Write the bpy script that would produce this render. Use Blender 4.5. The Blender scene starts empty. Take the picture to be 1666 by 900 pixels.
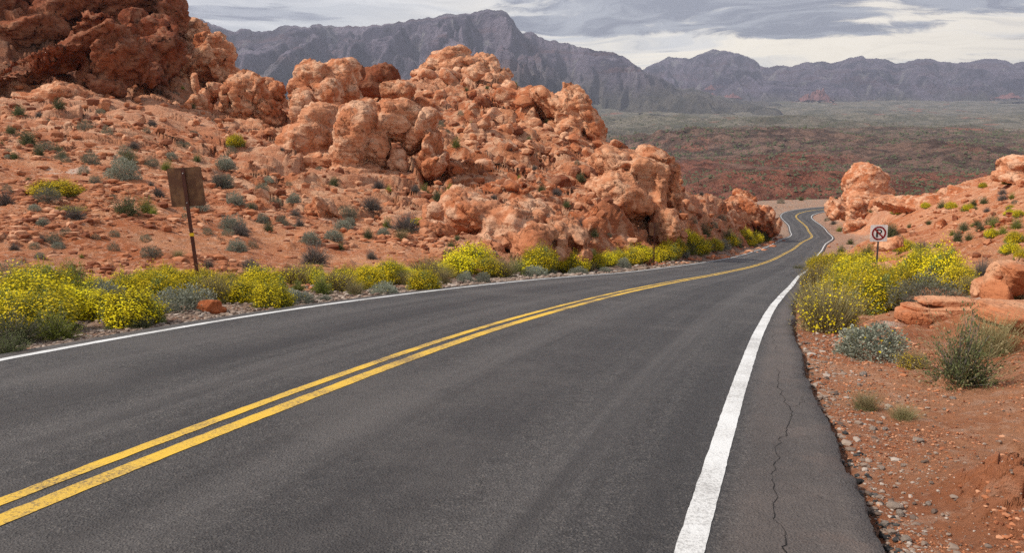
import bpy, bmesh, math, random
import numpy as np
from mathutils import Vector, Matrix, Euler
random.seed(7)
RNG = np.random.default_rng(11)
scene = bpy.context.scene
C = scene.collection
R = math.radians

# ------------------------------------------------------------------ camera
FPX = 1300.0
TILT = math.atan(260 / FPX)
cd = bpy.data.cameras.new('camera'); cam = bpy.data.objects.new('camera', cd); C.objects.link(cam)
cd.sensor_width = 36; cd.lens = 36 * FPX / 1666; cd.clip_start = .05; cd.clip_end = 60000
cam.location = (0, 0, 0); cam.rotation_euler = (math.pi / 2 - TILT, 0, 0)
scene.camera = cam

# ------------------------------------------------------------------ light
SUN_EL, SUN_AZ = R(46), R(-98)          # azimuth clockwise from +Y (view direction)
sd = bpy.data.lights.new('sun', 'SUN'); sun = bpy.data.objects.new('sun', sd); C.objects.link(sun)
sd.energy = 2.4; sd.angle = R(6); sd.color = (1.0, .93, .82)
sdir = Vector((math.sin(SUN_AZ) * math.cos(SUN_EL), math.cos(SUN_AZ) * math.cos(SUN_EL), math.sin(SUN_EL)))
sun.rotation_euler = (-sdir).to_track_quat('-Z', 'Y').to_euler()
sun.location = sdir * 300
vs = scene.view_settings
scene.display_settings.display_device = 'sRGB'
vs.view_transform = 'Standard'; vs.look = 'None'; vs.gamma = 1; vs.exposure = 1.05; vs.use_curve_mapping = False
scene.cycles.max_bounces = 5; scene.cycles.diffuse_bounces = 3; scene.cycles.glossy_bounces = 2
scene.cycles.transparent_max_bounces = 6; scene.cycles.volume_bounces = 0
scene.cycles.sample_clamp_indirect = 2.0; scene.cycles.sample_clamp_direct = 8.0
scene.cycles.use_denoising = False

class NT:
    """small helper to write node trees"""
    def __init__(s, tree): s.t = tree; s.n = tree.nodes; s.l = tree.links
    def new(s, typ, **kw):
        n = s.n.new(typ)
        for k, v in kw.items(): setattr(n, k, v)
        return n
    def put(s, sock, v):
        if isinstance(v, bpy.types.NodeSocket): s.l.new(v, sock)
        else: sock.default_value = v
    def math(s, op, a, b=0.0, c=None, clamp=False):
        n = s.new('ShaderNodeMath', operation=op); n.use_clamp = clamp
        s.put(n.inputs[0], a); s.put(n.inputs[1], b)
        if c is not None: s.put(n.inputs[2], c)
        return n.outputs[0]
    def noise(s, vec, scale, detail=4, rough=.55, dist=0.0):
        n = s.new('ShaderNodeTexNoise'); s.put(n.inputs['Vector'], vec)
        n.inputs['Scale'].default_value = scale; n.inputs['Detail'].default_value = detail
        n.inputs['Roughness'].default_value = rough; n.inputs['Distortion'].default_value = dist
        return n.outputs['Fac']
    def vor(s, vec, scale, feature='F1', out='Distance'):
        n = s.new('ShaderNodeTexVoronoi', feature=feature); s.put(n.inputs['Vector'], vec)
        n.inputs['Scale'].default_value = scale
        return n.outputs[out]
    def ramp(s, f, lo, hi, a=0.0, b=1.0):
        n = s.new('ShaderNodeMapRange', interpolation_type='SMOOTHSTEP')
        s.put(n.inputs[0], f); n.inputs[1].default_value = lo; n.inputs[2].default_value = hi
        n.inputs[3].default_value = a; n.inputs[4].default_value = b
        return n.outputs[0]
    def mix(s, f, a, b, blend='MIX'):
        n = s.new('ShaderNodeMix', data_type='RGBA', blend_type=blend)
        s.put(n.inputs[0], f)
        s.put(n.inputs[6], a if isinstance(a, bpy.types.NodeSocket) else (*a, 1)); s.put(n.inputs[7], b if isinstance(b, bpy.types.NodeSocket) else (*b, 1))
        return n.outputs[2]
    def mapv(s, vec, loc=(0, 0, 0), rot=(0, 0, 0), scale=(1, 1, 1)):
        n = s.new('ShaderNodeMapping'); s.put(n.inputs[0], vec)
        n.inputs[1].default_value = loc; n.inputs[2].default_value = rot; n.inputs[3].default_value = scale
        return n.outputs[0]

# ------------------------------------------------------------------ world: Nishita sky behind broken overcast
w = bpy.data.worlds.new('World'); scene.world = w; w.use_nodes = True
t = NT(w.node_tree); t.n.clear()
sky = t.new('ShaderNodeTexSky', sky_type='NISHITA'); sky.sun_disc = False
sky.sun_elevation = SUN_EL; sky.sun_rotation = SUN_AZ; sky.air_density = 1.2; sky.dust_density = 2
tc = t.new('ShaderNodeTexCoord').outputs['Generated']
sep = t.new('ShaderNodeSeparateXYZ'); t.l.new(tc, sep.inputs[0])
X, Y, Z = sep.outputs
el = t.math('ARCSINE', Z); az = t.math('ARCTAN2', X, Y)
cv = t.new('ShaderNodeCombineXYZ'); t.l.new(az, cv.inputs[0]); t.l.new(t.math('MULTIPLY', el, 4.6), cv.inputs[1])
cvec = cv.outputs[0]
warp = t.noise(cvec, 2.2, 3, .5)
wv = t.new('ShaderNodeVectorMath', operation='MULTIPLY_ADD'); 
cw = t.new('ShaderNodeCombineXYZ'); t.l.new(warp, cw.inputs[0]); t.l.new(t.noise(cvec, 3.1, 3, .5), cw.inputs[1])
t.l.new(cw.outputs[0], wv.inputs[0]); wv.inputs[1].default_value = (.35, .5, 0); t.l.new(cvec, wv.inputs[2])
big = t.noise(t.mapv(wv.outputs[0], scale=(1, 1.5, 1)), 7.5, 12, .66)
soft = t.noise(t.mapv(wv.outputs[0], scale=(1.2, 1.6, 1)), 4.6, 9, .6)
streak = t.noise(t.mapv(wv.outputs[0], rot=(0, 0, R(-6)), scale=(1.0, 3.6, 1)), 2.6, 9, .62)
def bank(u0, v0, ru, rv):            # a cloud bank at a place in the sky
    a = t.math('DIVIDE', t.math('SUBTRACT', az, u0), ru); e = t.math('DIVIDE', t.math('SUBTRACT', el, v0), rv)
    return t.math('SUBTRACT', 1.0, t.math('ADD', t.math('MULTIPLY', a, a), t.math('MULTIPLY', e, e)))
banks = None
for b in ((.24, .130, .21, .026), (.10, .108, .13, .012), (.58, .130, .17, .022), (-.32, .115, .12, .007), (.36, .095, .10, .008), (.02, .185, .5, .024), (-.6, .3, .5, .1), (.4, .4, .6, .12)):
    v = t.ramp(bank(*b), -1.6, 1.0, 0, 1)
    banks = v if banks is None else t.math('MAXIMUM', banks, v)
dark = t.ramp(t.math('ADD', t.math('MULTIPLY', banks, .55), t.math('MULTIPLY', big, 1.7)), 1.0, 1.26)
glow = t.ramp(bank(.42, .10, .45, .075), -1.2, 1.0)
base = t.mix(t.ramp(soft, .35, .65), (4.6, 4.8, 4.8), (7.0, 7.0, 6.7))
base = t.mix(t.math('MULTIPLY', glow, t.ramp(streak, .3, .62)), base, (12.0, 10.6, 7.9))
base = t.mix(t.math('MULTIPLY', t.ramp(streak, .48, .70), .55), base, (3.0, 3.25, 3.4))
dcol = t.mix(t.ramp(t.noise(t.mapv(wv.outputs[0], scale=(1, 2, 1)), 9, 10, .65), .40, .62), (1.2, 1.38, 1.68), (3.15, 3.38, 3.6))
cloud = t.mix(dark, base, dcol)
up = t.ramp(el, .16, .42)
cloud = t.mix(up, cloud, (1.9, 2.0, 2.3))
lowb = t.ramp(el, -.05, .0); cloud = t.mix(lowb, (3.0, 2.2, 1.8), cloud)
out = t.mix(.93, sky.outputs[0], cloud)
bg = t.new('ShaderNodeBackground'); t.l.new(out, bg.inputs[0]); bg.inputs[1].default_value = .1
wo = t.new('ShaderNodeOutputWorld'); t.l.new(bg.outputs[0], wo.inputs[0])

# ------------------------------------------------------------------ object helpers
def tag(o, label=None, cat=None, group=None, kind=None):
    if label: o['label'] = label
    if cat: o['category'] = cat
    if group: o['group'] = group
    if kind: o['kind'] = kind
    return o
def mesh_np(name, V, F, mats, parent=None, smooth=True, attrs=None, uv=None, mi=None, sizes=None):
    """V (n,3); F (m,k) index array (or flat list with sizes)"""
    me = bpy.data.meshes.new(name)
    V = np.ascontiguousarray(V, np.float32)
    if sizes is None:
        m, k = F.shape; sizes = np.full(m, k, np.int32)
    F = np.ascontiguousarray(F, np.int32).ravel(); m = len(sizes)
    me.vertices.add(len(V)); me.vertices.foreach_set('co', V.ravel())
    me.loops.add(len(F)); me.loops.foreach_set('vertex_index', F)
    me.polygons.add(m); st = np.zeros(m, np.int32); st[1:] = np.cumsum(sizes)[:-1]
    me.polygons.foreach_set('loop_start', st)
    try: me.polygons.foreach_set('loop_total', np.asarray(sizes, np.int32))
    except Exception: pass
    if mi is not None: me.polygons.foreach_set('material_index', np.asarray(mi, np.int32))
    me.polygons.foreach_set('use_smooth', np.full(m, smooth))
    for a, v in (attrs or {}).items():
        at = me.attributes.new(a, 'FLOAT', 'POINT'); at.data.foreach_set('value', np.ascontiguousarray(v, np.float32))
    if uv is not None:
        l = me.uv_layers.new(name='UVMap'); l.data.foreach_set('uv', np.ascontiguousarray(uv[F], np.float32).ravel())
    me.update(calc_edges=True)
    for mt in (mats if isinstance(mats, (list, tuple)) else [mats]): me.materials.append(mt)
    o = bpy.data.objects.new(name, me); C.objects.link(o)
    if parent: o.parent = parent
    return o
def grid_faces(nr, nc):
    a = (np.arange(nr - 1)[:, None] * nc + np.arange(nc - 1)[None]).ravel()
    return np.stack([a, a + 1, a + nc + 1, a + nc], 1)
def empty(name, loc=(0, 0, 0), rz=0, s=1):
    o = bpy.data.objects.new(name, None); C.objects.link(o); o.location = loc; o.rotation_euler = (0, 0, rz); o.scale = (s, s, s)
    o.empty_display_size = .2
    return o
def bm_obj(name, bm, m, parent=None, smooth=False):
    me = bpy.data.meshes.new(name); bm.to_mesh(me); bm.free()
    for f in me.polygons: f.use_smooth = smooth
    me.materials.append(m); o = bpy.data.objects.new(name, me); C.objects.link(o)
    if parent: o.parent = parent
    return o

# ------------------------------------------------------------------ numpy noise
PERM = RNG.permutation(4096).astype(np.int32); RND = RNG.random(4096).astype(np.float32)
def hsh(i, j, k): return PERM[(PERM[(PERM[i & 4095] + j) & 4095] + k) & 4095]
def vnoise(P, f):
    """value noise -1..1 at points P (n,3) with frequency f"""
    q = (P * f + 913.7).astype(np.float32); i = np.floor(q).astype(np.int32); r = q - i; r = r * r * (3 - 2 * r)
    o = 0
    for dx in (0, 1):
        wx = r[:, 0] if dx else 1 - r[:, 0]
        for dy in (0, 1):
            wy = r[:, 1] if dy else 1 - r[:, 1]
            for dz in (0, 1):
                wz = r[:, 2] if dz else 1 - r[:, 2]
                o = o + wx * wy * wz * RND[hsh(i[:, 0] + dx, i[:, 1] + dy, i[:, 2] + dz)]
    return o * 2 - 1
def fbm(P, f, octv=4, g=.5):
    o = 0; a = 1
    for k in range(octv): o = o + a * vnoise(P + k * 17.3, f); f *= 2.07; a *= g
    return o
def worley(P, cell, seed=0, facet=False):
    """returns F1, F2, random id of the nearest cell; cell = size (3,)"""
    q = (P / np.asarray(cell, np.float32) + 511.3).astype(np.float32); i = np.floor(q).astype(np.int32); r = q - i
    n = len(P); f1 = np.full(n, 9, np.float32); f2 = f1.copy(); idn = np.zeros(n, np.float32); fc = np.zeros(n, np.float32)
    for dx in (-1, 0, 1):
        for dy in (-1, 0, 1):
            for dz in (-1, 0, 1):
                h = hsh(i[:, 0] + dx + seed, i[:, 1] + dy, i[:, 2] + dz)
                ax = dx + RND[h] - r[:, 0]; ay = dy + RND[(h + 1311) & 4095] - r[:, 1]; az_ = dz + RND[(h + 2711) & 4095] - r[:, 2]
                d = ax * ax + ay * ay + az_ * az_
                c = d < f1
                f2 = np.where(c, f1, np.minimum(f2, d)); f1 = np.where(c, d, f1); idn = np.where(c, RND[(h + 777) & 4095], idn)
                if facet: fc = np.where(c, ax * (RND[(h + 99) & 4095] - .5) + ay * (RND[(h + 199) & 4095] - .5) + az_ * (RND[(h + 299) & 4095] - .5), fc)
    if facet: return np.sqrt(f1), np.sqrt(f2), idn, fc
    return np.sqrt(f1), np.sqrt(f2), idn
def sstep(x, a, b):
    t_ = np.clip((x - a) / (b - a), 0, 1); return t_ * t_ * (3 - 2 * t_)
def rotm(rx, ry, rz): return np.array(Euler((rx, ry, rz)).to_matrix(), np.float32)
def rock_disp(P, amp=1.0, size=1.0, tilt=R(28), res=None):
    """displacement (metres, along the normal) of weathered, jointed sandstone; size scales the blocks"""
    M = rotm(R(12), tilt, 0); s = size
    q = P @ M
    q = q + np.stack([fbm(q, .11 / s, 3), fbm(q + 50, .11 / s, 3), fbm(q + 90, .11 / s, 3)], 1) * 1.7 * s
    d = 0; n = len(P); res = np.zeros(n, np.float32) if res is None else res
    for cell, a, seed in (((7.6, 4.6, 3.0), 1.55, 0), ((3.0, 2.2, 1.25), .80, 5), ((1.2, 1.0, .5), .17, 9)):
        q2 = q + np.stack([fbm(q + seed, .5 / s, 2), fbm(q + 50 + seed, .5 / s, 2), fbm(q + 90, .5 / s, 2)], 1) * .12 * cell[1] * s
        f1, f2, i, fc = worley(q2, np.array(cell) * s, seed, True)
        e = f2 - f1; dome = np.sqrt(np.clip(1 - (f1 / .95) ** 2, 0, 1))
        rr = res / (cell[1] * s); att = np.clip(1.25 - rr * 3.0, 0, 1); wd_ = np.maximum(.12, rr * 1.6)
        d = d + att * a * s * (.30 * (dome - .6) + 2.5 * fc * sstep(e, 0, np.maximum(.05, rr * 4)) + .8 * (i - .5) * sstep(e, 0, wd_) - .85 * (1 - sstep(e, 0, np.maximum(.075, rr * 3.5))) * (i > .3))
    d = d + .15 * s * fbm(q * np.array([.6, .6, 1.8], np.float32), .45 / s, 5, .5)
    d = d + .12 * s * (1 - np.abs(fbm(q * np.array([.5, .5, 2.4], np.float32), .8 / s, 4, .6)))
    for per, la in ((2.3, .50), (.8, .20)):                  # bedding ledges: a slow rise and a sharp step back
        ph = q[:, 2] / (per * s) + fbm(q, .16 / s, 3) * .9; fr = ph - np.floor(ph); on = sstep(fbm(q + per * 9, .22 / s, 2), -.35, .25)
        d = d + la * s * (fr - .5) * sstep(fr, 0, np.maximum(.12, res / (per * s) * 5)) * on * np.clip(1.2 - res / (per * s) * 2, 0, 1)
    pit = vnoise(q, .8 / s) * .6 + vnoise(q, .27 / s)
    d = d - 1.3 * s * sstep(pit, .62, .92) * np.clip(1.3 - res / s * 3.2, 0, 1)
    return d * amp

# ------------------------------------------------------------------ picture -> place: where a ray at a given forward distance ends
CT, ST = math.cos(TILT), math.sin(TILT)
def at(px, py, Yd):
    dy = FPX * CT + (450 - py) * ST; k = Yd / dy
    return np.array([(px - 833) * k, Yd, (-FPX * ST + (450 - py) * CT) * k])
def proj(P):
    yy = P[..., 1] * CT - P[..., 2] * ST; zz = P[..., 1] * ST + P[..., 2] * CT; yy = np.maximum(yy, .2)
    return 833 + FPX * P[..., 0] / yy, 450 - FPX * zz / yy

# ------------------------------------------------------------------ road line
RP = [-3.9774, 1.7252, 0.264, 0.0, 3.7456, 1.1704, -0.0148, 0.2921, 0.3797, -0.2129, -0.0829, 0.3856, -0.1267, 0.0127, -0.0699, 0.0364, 0.2269, -0.1525, 0.0748, 0.6368, -1.4467, 0.4337, -0.7399, -0.0393, 3.8309, 5.6091, -0.0665, -0.1444, -0.1651, -0.1476, -0.1361, -0.1154, -0.0928, -0.0709, -0.0283, 0.0291, 0.014, 0.0181, 0.0301, 0.0036, 0.0028, 0.0014, -0.0034, -0.0097, -0.0146, -0.0118]
sk = 230 * np.linspace(0, 1, 22) ** 1.5 - 2; sg = 230 * np.linspace(0, 1, 10) ** 1.3 - 2
S = np.concatenate([np.arange(-2, 30, .5), np.arange(30, 228, 1.)])
k_ = np.interp(S, sk, RP[4:26]) / 100; g_ = np.interp(S, sg, RP[26:36]); ds = np.diff(S, prepend=S[0])
TH = RP[2] + np.cumsum(k_ * ds); RX = RP[0] + np.cumsum(np.sin(TH) * ds); RY = np.cumsum(np.cos(TH) * ds); RZ = -RP[1] + np.cumsum(g_ * ds)
BK = np.interp(S, sg, RP[36:46])
m_ = S >= 2; S, TH, RX, RY, RZ, BK = [a[m_] for a in (S, TH, RX, RY, RZ, BK)]
back = np.arange(-22, 2, .5); th0 = TH[0]; b_ = back - S[0]
RX = np.r_[RX[0] + b_ * math.sin(th0), RX]; RY = np.r_[RY[0] + b_ * math.cos(th0), RY]; RZ = np.r_[RZ[0] - b_ * .11, RZ] if False else np.r_[RZ[0] + b_ * -.09, RZ]
S = np.r_[back, S]; TH = np.r_[np.full(len(back), th0), TH]; BK = np.r_[np.full(len(back), BK[0]), BK]
ext = np.arange(228, 330, 1.); th = TH[-1]; x, y, z = RX[-1], RY[-1], RZ[-1]
eX, eY, eZ, eT = [], [], [], []
for e in ext:
    th = min(th + .035, R(86)); x += math.sin(th); y += math.cos(th); z += .004; eX.append(x); eY.append(y); eZ.append(z); eT.append(th)
S = np.r_[S, ext]; RX = np.r_[RX, eX]; RY = np.r_[RY, eY]; RZ = np.r_[RZ, eZ]; TH = np.r_[TH, eT]; BK = np.r_[BK, np.full(len(ext), BK[-1])]
def edge_r(s): return np.interp(s, [-30, 3, 5, 8, 12, 18, 30, 60, 120, 400], [4.5, 4.45, 4.27, 4.08, 3.95, 3.83, 3.8, 3.8, 3.8, 3.8])
def edge_l(s): return -3.5 - np.interp(s, [-30, 10, 30, 400], [.3, .28, .25, .25])
def road_pt(s, o, dz=0.0):
    x, y, z, th, b = [np.interp(s, S, a) for a in (RX, RY, RZ, TH, BK)]
    return np.stack([x + o * np.cos(th), y - o * np.sin(th), z + o * b + dz], -1)
def near_road(P):
    """nearest centre-line station and signed offset of points (n,2+)"""
    n = len(P); bi = np.zeros(n, np.int64)
    rx = RX.astype(np.float32); ry = RY.astype(np.float32)
    for a in range(0, n, 60000):
        dx = P[a:a + 60000, 0:1] - rx; dy = P[a:a + 60000, 1:2] - ry; bi[a:a + 60000] = np.argmin(dx * dx + dy * dy, 1)
    dx = P[:, 0] - RX[bi]; dy = P[:, 1] - RY[bi]; th = TH[bi]
    o = dx * np.cos(th) - dy * np.sin(th); al = dx * np.sin(th) + dy * np.cos(th)
    al = np.clip(al, -1, 1)
    return S[bi] + al, o

# ------------------------------------------------------------------ base terrain: columns of (picture row, forward distance); tail = absolute (distance, height)
COLS = {
 -420: ([(900, 2.6), (700, 4.0), (600, 5.2), (540, 7.5), (470, 11), (420, 15), (370, 19), (320, 24), (260, 31), (200, 42), (150, 54), (90, 66), (30, 76), (-80, 92), (-160, 108)], [(150, 32), (230, 10), (300, -20)]),
 0: ([(900, 3.4), (700, 4.6), (600, 6.0), (520, 9.6), (460, 14), (430, 17), (400, 19.5), (350, 24), (300, 30), (250, 38), (200, 50), (168, 60), (150, 70), (100, 79), (50, 87), (0, 96), (-60, 107), (-110, 120)], [(160, 28), (230, 5), (300, -22)]),
 150: ([(900, 3.6), (700, 4.9), (600, 6.3), (520, 10), (470, 14.5), (430, 18), (400, 20.5), (350, 26), (300, 33), (250, 42), (200, 54), (165, 66), (140, 79), (120, 84), (60, 94), (0, 105), (-60, 116), (-90, 126)], [(165, 20), (230, 0), (300, -23)]),
 250: ([(900, 3.8), (700, 5.1), (600, 6.6), (520, 10.5), (450, 16.5), (400, 22), (350, 28), (300, 36), (250, 46), (200, 60), (165, 74), (130, 88), (80, 97), (20, 108), (-25, 117)], [(135, 14), (180, -5), (250, -23), (275, -44)]),
 300: ([(900, 3.9), (700, 5.2), (600, 6.8), (520, 11), (445, 17.5), (400, 23), (350, 30), (300, 38), (250, 50), (200, 66), (160, 84), (120, 97), (60, 106), (12, 113)], [(122, 12), (140, 2), (170, -12), (240, -23), (275, -44)]),
 350: ([(900, 4), (700, 5.3), (600, 7), (510, 11.5), (440, 19), (400, 24), (350, 31.5), (300, 41), (250, 54), (200, 72), (165, 90), (120, 101), (72, 108)], [(114, 8), (130, -2), (160, -15), (230, -23), (275, -44)]),
 390: ([(900, 4.1), (700, 5.4), (600, 7.2), (500, 12.5), (437, 20), (400, 25), (350, 32.5), (300, 42), (250, 56), (205, 73), (165, 92), (125, 104)], [(110, 3), (125, -4), (155, -15), (230, -23), (275, -44)]),
 430: ([(900, 4.2), (700, 5.5), (600, 7.4), (500, 13), (435, 21), (400, 26), (350, 34), (300, 44), (250, 58), (212, 72), (175, 88), (148, 100)], [(108, .5), (125, -6), (155, -16), (230, -23), (275, -44)]),
 480: ([(900, 4.3), (700, 5.6), (600, 7.7), (500, 14), (430, 22.5), (400, 27), (350, 36), (300, 47), (250, 62), (215, 76), (185, 92), (165, 102)], [(112, -2), (128, -7), (155, -16), (230, -23), (275, -44)]),
 550: ([(900, 4.5), (700, 5.8), (600, 8.2), (490, 15.5), (430, 24), (400, 29), (350, 38), (300, 50), (270, 58), (240, 68), (200, 82), (165, 97), (150, 103)], [(114, -1), (128, -7), (155, -16), (230, -23), (275, -44)]),
 620: ([(900, 4.6), (700, 6), (600, 8.7), (480, 17), (430, 25.5), (400, 30.5), (350, 40), (305, 51), (285, 57), (250, 67), (200, 83), (160, 98), (135, 107)], [(118, 0), (132, -6), (160, -16), (230, -23), (275, -44)]),
 680: ([(900, 4.7), (700, 6.2), (600, 9.1), (475, 18), (430, 26.5), (400, 31.5), (350, 42), (310, 52), (283, 59), (240, 71), (190, 87), (150, 100), (112, 112)], [(122, 4), (136, -4), (162, -16), (230, -23), (275, -44)]),
 740: ([(900, 4.8), (700, 6.4), (600, 9.6), (470, 19), (432, 27), (400, 32), (350, 43), (310, 53), (280, 60), (230, 74), (180, 90), (130, 105), (92, 117)], [(127, 6), (140, -3), (165, -16), (230, -23), (275, -44)]),
 800: ([(900, 5), (700, 6.6), (600, 10.2), (465, 20.5), (430, 28.5), (395, 34), (350, 44), (300, 56), (250, 69), (200, 83), (150, 99), (105, 115)], [(125, 5), (140, -4), (165, -17), (230, -23), (275, -44)]),
 860: ([(900, 5.1), (700, 6.8), (600, 10.6), (460, 22.5), (428, 31), (395, 36), (350, 47), (300, 60), (250, 73), (200, 87), (150, 103), (140, 106)], [(116, 1), (130, -6), (160, -17), (230, -23), (275, -44)]),
 920: ([(900, 5.2), (700, 7), (600, 10.8), (455, 25.5), (425, 34), (395, 39), (350, 51), (300, 63), (250, 76), (200, 88), (170, 97)], [(106, -.5), (120, -7), (150, -17), (230, -23), (275, -44)]),
 970: ([(900, 5.3), (700, 7.1), (600, 11), (450, 29), (420, 37), (392, 43), (350, 53), (300, 65), (250, 78), (222, 86)], [(95, -4), (110, -10), (140, -19), (230, -23), (275, -44)]),
 1040: ([(900, 5.3), (700, 7.2), (600, 11), (440, 37), (415, 42), (392, 49), (350, 59), (300, 69), (262, 81), (245, 88)], [(98, -7), (115, -13), (145, -20), (230, -23), (275, -44)]),
 1090: ([(900, 5.2), (700, 7.2), (600, 11), (432, 45), (411, 51), (395, 56), (350, 67), (300, 79), (272, 88)], [(98, -9), (115, -15), (145, -21), (230, -23), (275, -44)]),
 1150: ([(900, 5), (700, 7), (600, 10.5), (424, 56), (407, 63), (390, 71), (360, 82), (330, 95), (303, 108)], [(118, -13), (130, -17), (150, -21), (230, -23), (275, -44)]),
 1200: ([(900, 4.7), (700, 6.8), (600, 10), (415, 72), (402, 80), (385, 91), (360, 102), (330, 116), (308, 127)], [(136, -16), (145, -19), (165, -22), (230, -23.5), (262, -42)]),
 1240: ([(900, 4.5), (700, 6.6), (600, 9.6), (406, 88), (398, 103), (380, 115), (350, 129), (322, 143)], [(152, -18), (160, -21), (175, -23), (230, -23.5), (262, -42)]),
 1262: ([(900, 4.3), (700, 6.5), (600, 9.4), (400, 104), (394, 118), (372, 140), (348, 150)], [(157, -20), (168, -22.5), (190, -23.8), (230, -23.8), (262, -42)]),
 1300: ([(900, 4.1), (700, 6.2), (600, 9), (420, 80), (395, 130), (372, 168), (352, 196)], [(205, -24), (236, -24.2), (265, -42)]),
 1345: ([(900, 3.9), (700, 5.7), (600, 7.9), (500, 12), (447, 24), (425, 45), (405, 90), (390, 132), (372, 160), (352, 172)], [(180, -20.5), (190, -22), (205, -24), (236, -24.2), (265, -42)]),
 1400: ([(900, 3.8), (700, 5.4), (600, 7.3), (500, 11.2), (460, 20), (440, 32), (425, 42), (408, 62), (396, 92), (385, 130), (368, 155), (342, 166), (332, 178)], [(188, -20), (200, -23.5), (236, -25), (265, -42)]),
 1430: ([(900, 3.7), (700, 5.3), (600, 7.1), (500, 11.2), (470, 16), (447, 28), (420, 40), (400, 62), (388, 88), (370, 120), (345, 150), (330, 165)], [(180, -20), (200, -23.5), (236, -25), (265, -42)]),
 1500: ([(900, 3.5), (800, 4.2), (700, 5.25), (600, 7.0), (540, 9), (500, 11.5), (470, 16), (440, 24), (420, 34), (400, 48), (370, 72), (345, 98), (325, 120), (318, 130)], [(145, -15), (160, -20), (190, -24), (290, -44)]),
 1580: ([(900, 3.3), (800, 3.95), (700, 5.0), (600, 6.7), (540, 8.5), (500, 10.6), (470, 14), (440, 20), (410, 30), (380, 45), (350, 66), (320, 92), (300, 108)], [(122, -9), (140, -14), (180, -22), (290, -44)]),
 1666: ([(900, 3.15), (800, 3.75), (720, 4.5), (600, 6.4), (550, 7.7), (500, 9.6), (460, 12.5), (430, 17), (400, 23), (360, 38), (320, 60), (285, 88), (278, 96)], [(112, -6), (130, -11), (180, -21), (290, -44)]),
 2000: ([(900, 2.9), (800, 3.4), (720, 4.0), (600, 5.8), (540, 7.4), (480, 9.8), (440, 13), (400, 18), (350, 27), (300, 41), (260, 60), (230, 85)], [(110, -3), (130, -9), (180, -20), (290, -44)]),
}
COLS[3300] = ([(p, y * .93) for p, y in COLS[2000][0]], COLS[2000][1]); COLS[-1700] = ([(p, y * .95) for p, y in COLS[-420][0]], COLS[-420][1])
pxs = sorted(COLS)
YG = np.exp(np.linspace(math.log(1.2), math.log(300), 520))
UG = np.zeros((len(pxs), len(YG))); ZG = np.zeros_like(UG)
for i, p in enumerate(pxs):
    pts, tail = COLS[p]; P = [at(p, py, yd) for py, yd in pts]
    yl = [q[1] for q in P]; zl = [q[2] for q in P]; ul = [q[0] / q[1] for q in P]
    ly = np.log(YG); n0 = yl[0]
    zl2 = [P[0][2] * 1.0] + zl + [a[1] for a in tail]; yl2 = [.5] + yl + [a[0] for a in tail]
    zl2[0] = zl[0] + (n0 - .5) * .12 if False else zl[0] + .12
    UG[i] = np.interp(ly, np.log(yl), ul); ZG[i] = np.interp(ly, np.log(yl2), zl2)
# smooth along distance
ker = np.exp(-np.linspace(-2, 2, 9) ** 2); ker /= ker.sum()
for A in (UG, ZG):
    for i in range(len(pxs)): A[i] = np.convolve(np.pad(A[i], 4, 'edge'), ker, 'valid')
cols = np.concatenate([np.arange(-1700, -420, 14.), np.arange(-420, -30, 5.), np.arange(-30, 1700, 1.8), np.arange(1700, 2000, 5.), np.arange(2000, 3300, 14.)])
nc = len(cols)
def across(A):
    o = np.stack([np.interp(cols, pxs, A[:, j]) for j in range(A.shape[1])], 1)
    k2 = np.exp(-np.linspace(-2, 2, 25) ** 2); k2 /= k2.sum()
    return np.stack([np.convolve(np.pad(o[:, j], 12, 'edge'), k2, 'valid') for j in range(o.shape[1])], 1)
U2, Z2 = across(UG), across(ZG)
pr = 190 - 1300 * Z2 / YG[None]
arc = np.abs(np.diff(pr, axis=1)) + np.diff(np.log(YG))[None] * 330 + np.maximum(0, -np.diff(pr, axis=1)) * .9
arc = np.concatenate([np.zeros((nc, 1)), np.cumsum(arc, 1)], 1)
kk = np.exp(-np.linspace(-2, 2, 41) ** 2); kk /= kk.sum()
arc = np.stack([np.convolve(np.pad(arc[:, j], 20, 'edge'), kk, 'valid') for j in range(arc.shape[1])], 1)
NR = 1750
TX = np.zeros((NR, nc), np.float32); TY = TX.copy(); TZ = TX.copy()
for c in range(nc):
    yy = np.interp(np.linspace(0, arc[c, -1], NR), arc[c], YG)
    TY[:, c] = yy; TX[:, c] = np.interp(yy, YG, U2[c]) * yy; TZ[:, c] = np.interp(yy, YG, Z2[c])
CP = np.broadcast_to(cols[None], (NR, nc))
P = np.stack([TX, TY, TZ], -1).reshape(-1, 3).astype(np.float32)
cpx = CP.ravel(); Yd = P[:, 1].copy()
st, off = near_road(P)
zr = np.interp(st, S, RZ) + np.clip(off, -8, 8) * np.interp(st, S, BK)
er = edge_r(st); elf = edge_l(st)
out_d = np.where(off > 0, off - er, elf - off)          # distance outside the asphalt
# how rocky the ground is here
rock_from = np.interp(cpx, [-420, 0, 200, 420, 560, 640, 700, 800, 900, 960, 1090, 1200, 1262, 1330, 1400, 1500, 1666, 2000],
                      [40, 36, 36, 33, 34, 34, 31, 28, 30, 38, 47, 74, 112, 150, 150, 95, 70, 60])
rwarp = fbm(P, .06, 3) * 7 + fbm(P + 40, .25, 3) * 3
rk = sstep(Yd + rwarp * np.clip(Yd / 40, .3, 1.4), rock_from - 4, rock_from + 7)
rk = np.where((cpx < 1280) | (Yd > 140), rk, rk * .55)
apron = np.interp(st, [0, 20, 40, 80, 140, 175, 230], [1.3, 2.2, 2.4, 2.2, 2.5, 3.2, 4.0]) + fbm(P, .2, 2) * .5
patch = np.interp(st, [0, 100, 125, 150, 165, 400], [0, 0, 2.6, 3.4, 0, 0]) * (off > 0) + np.interp(st, [0, 186, 198, 400], [0, 0, 16, 16]) * (off < 0)
zone = sstep(out_d, apron * .6 + patch, apron * 2.2 + patch + .6)
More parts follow.
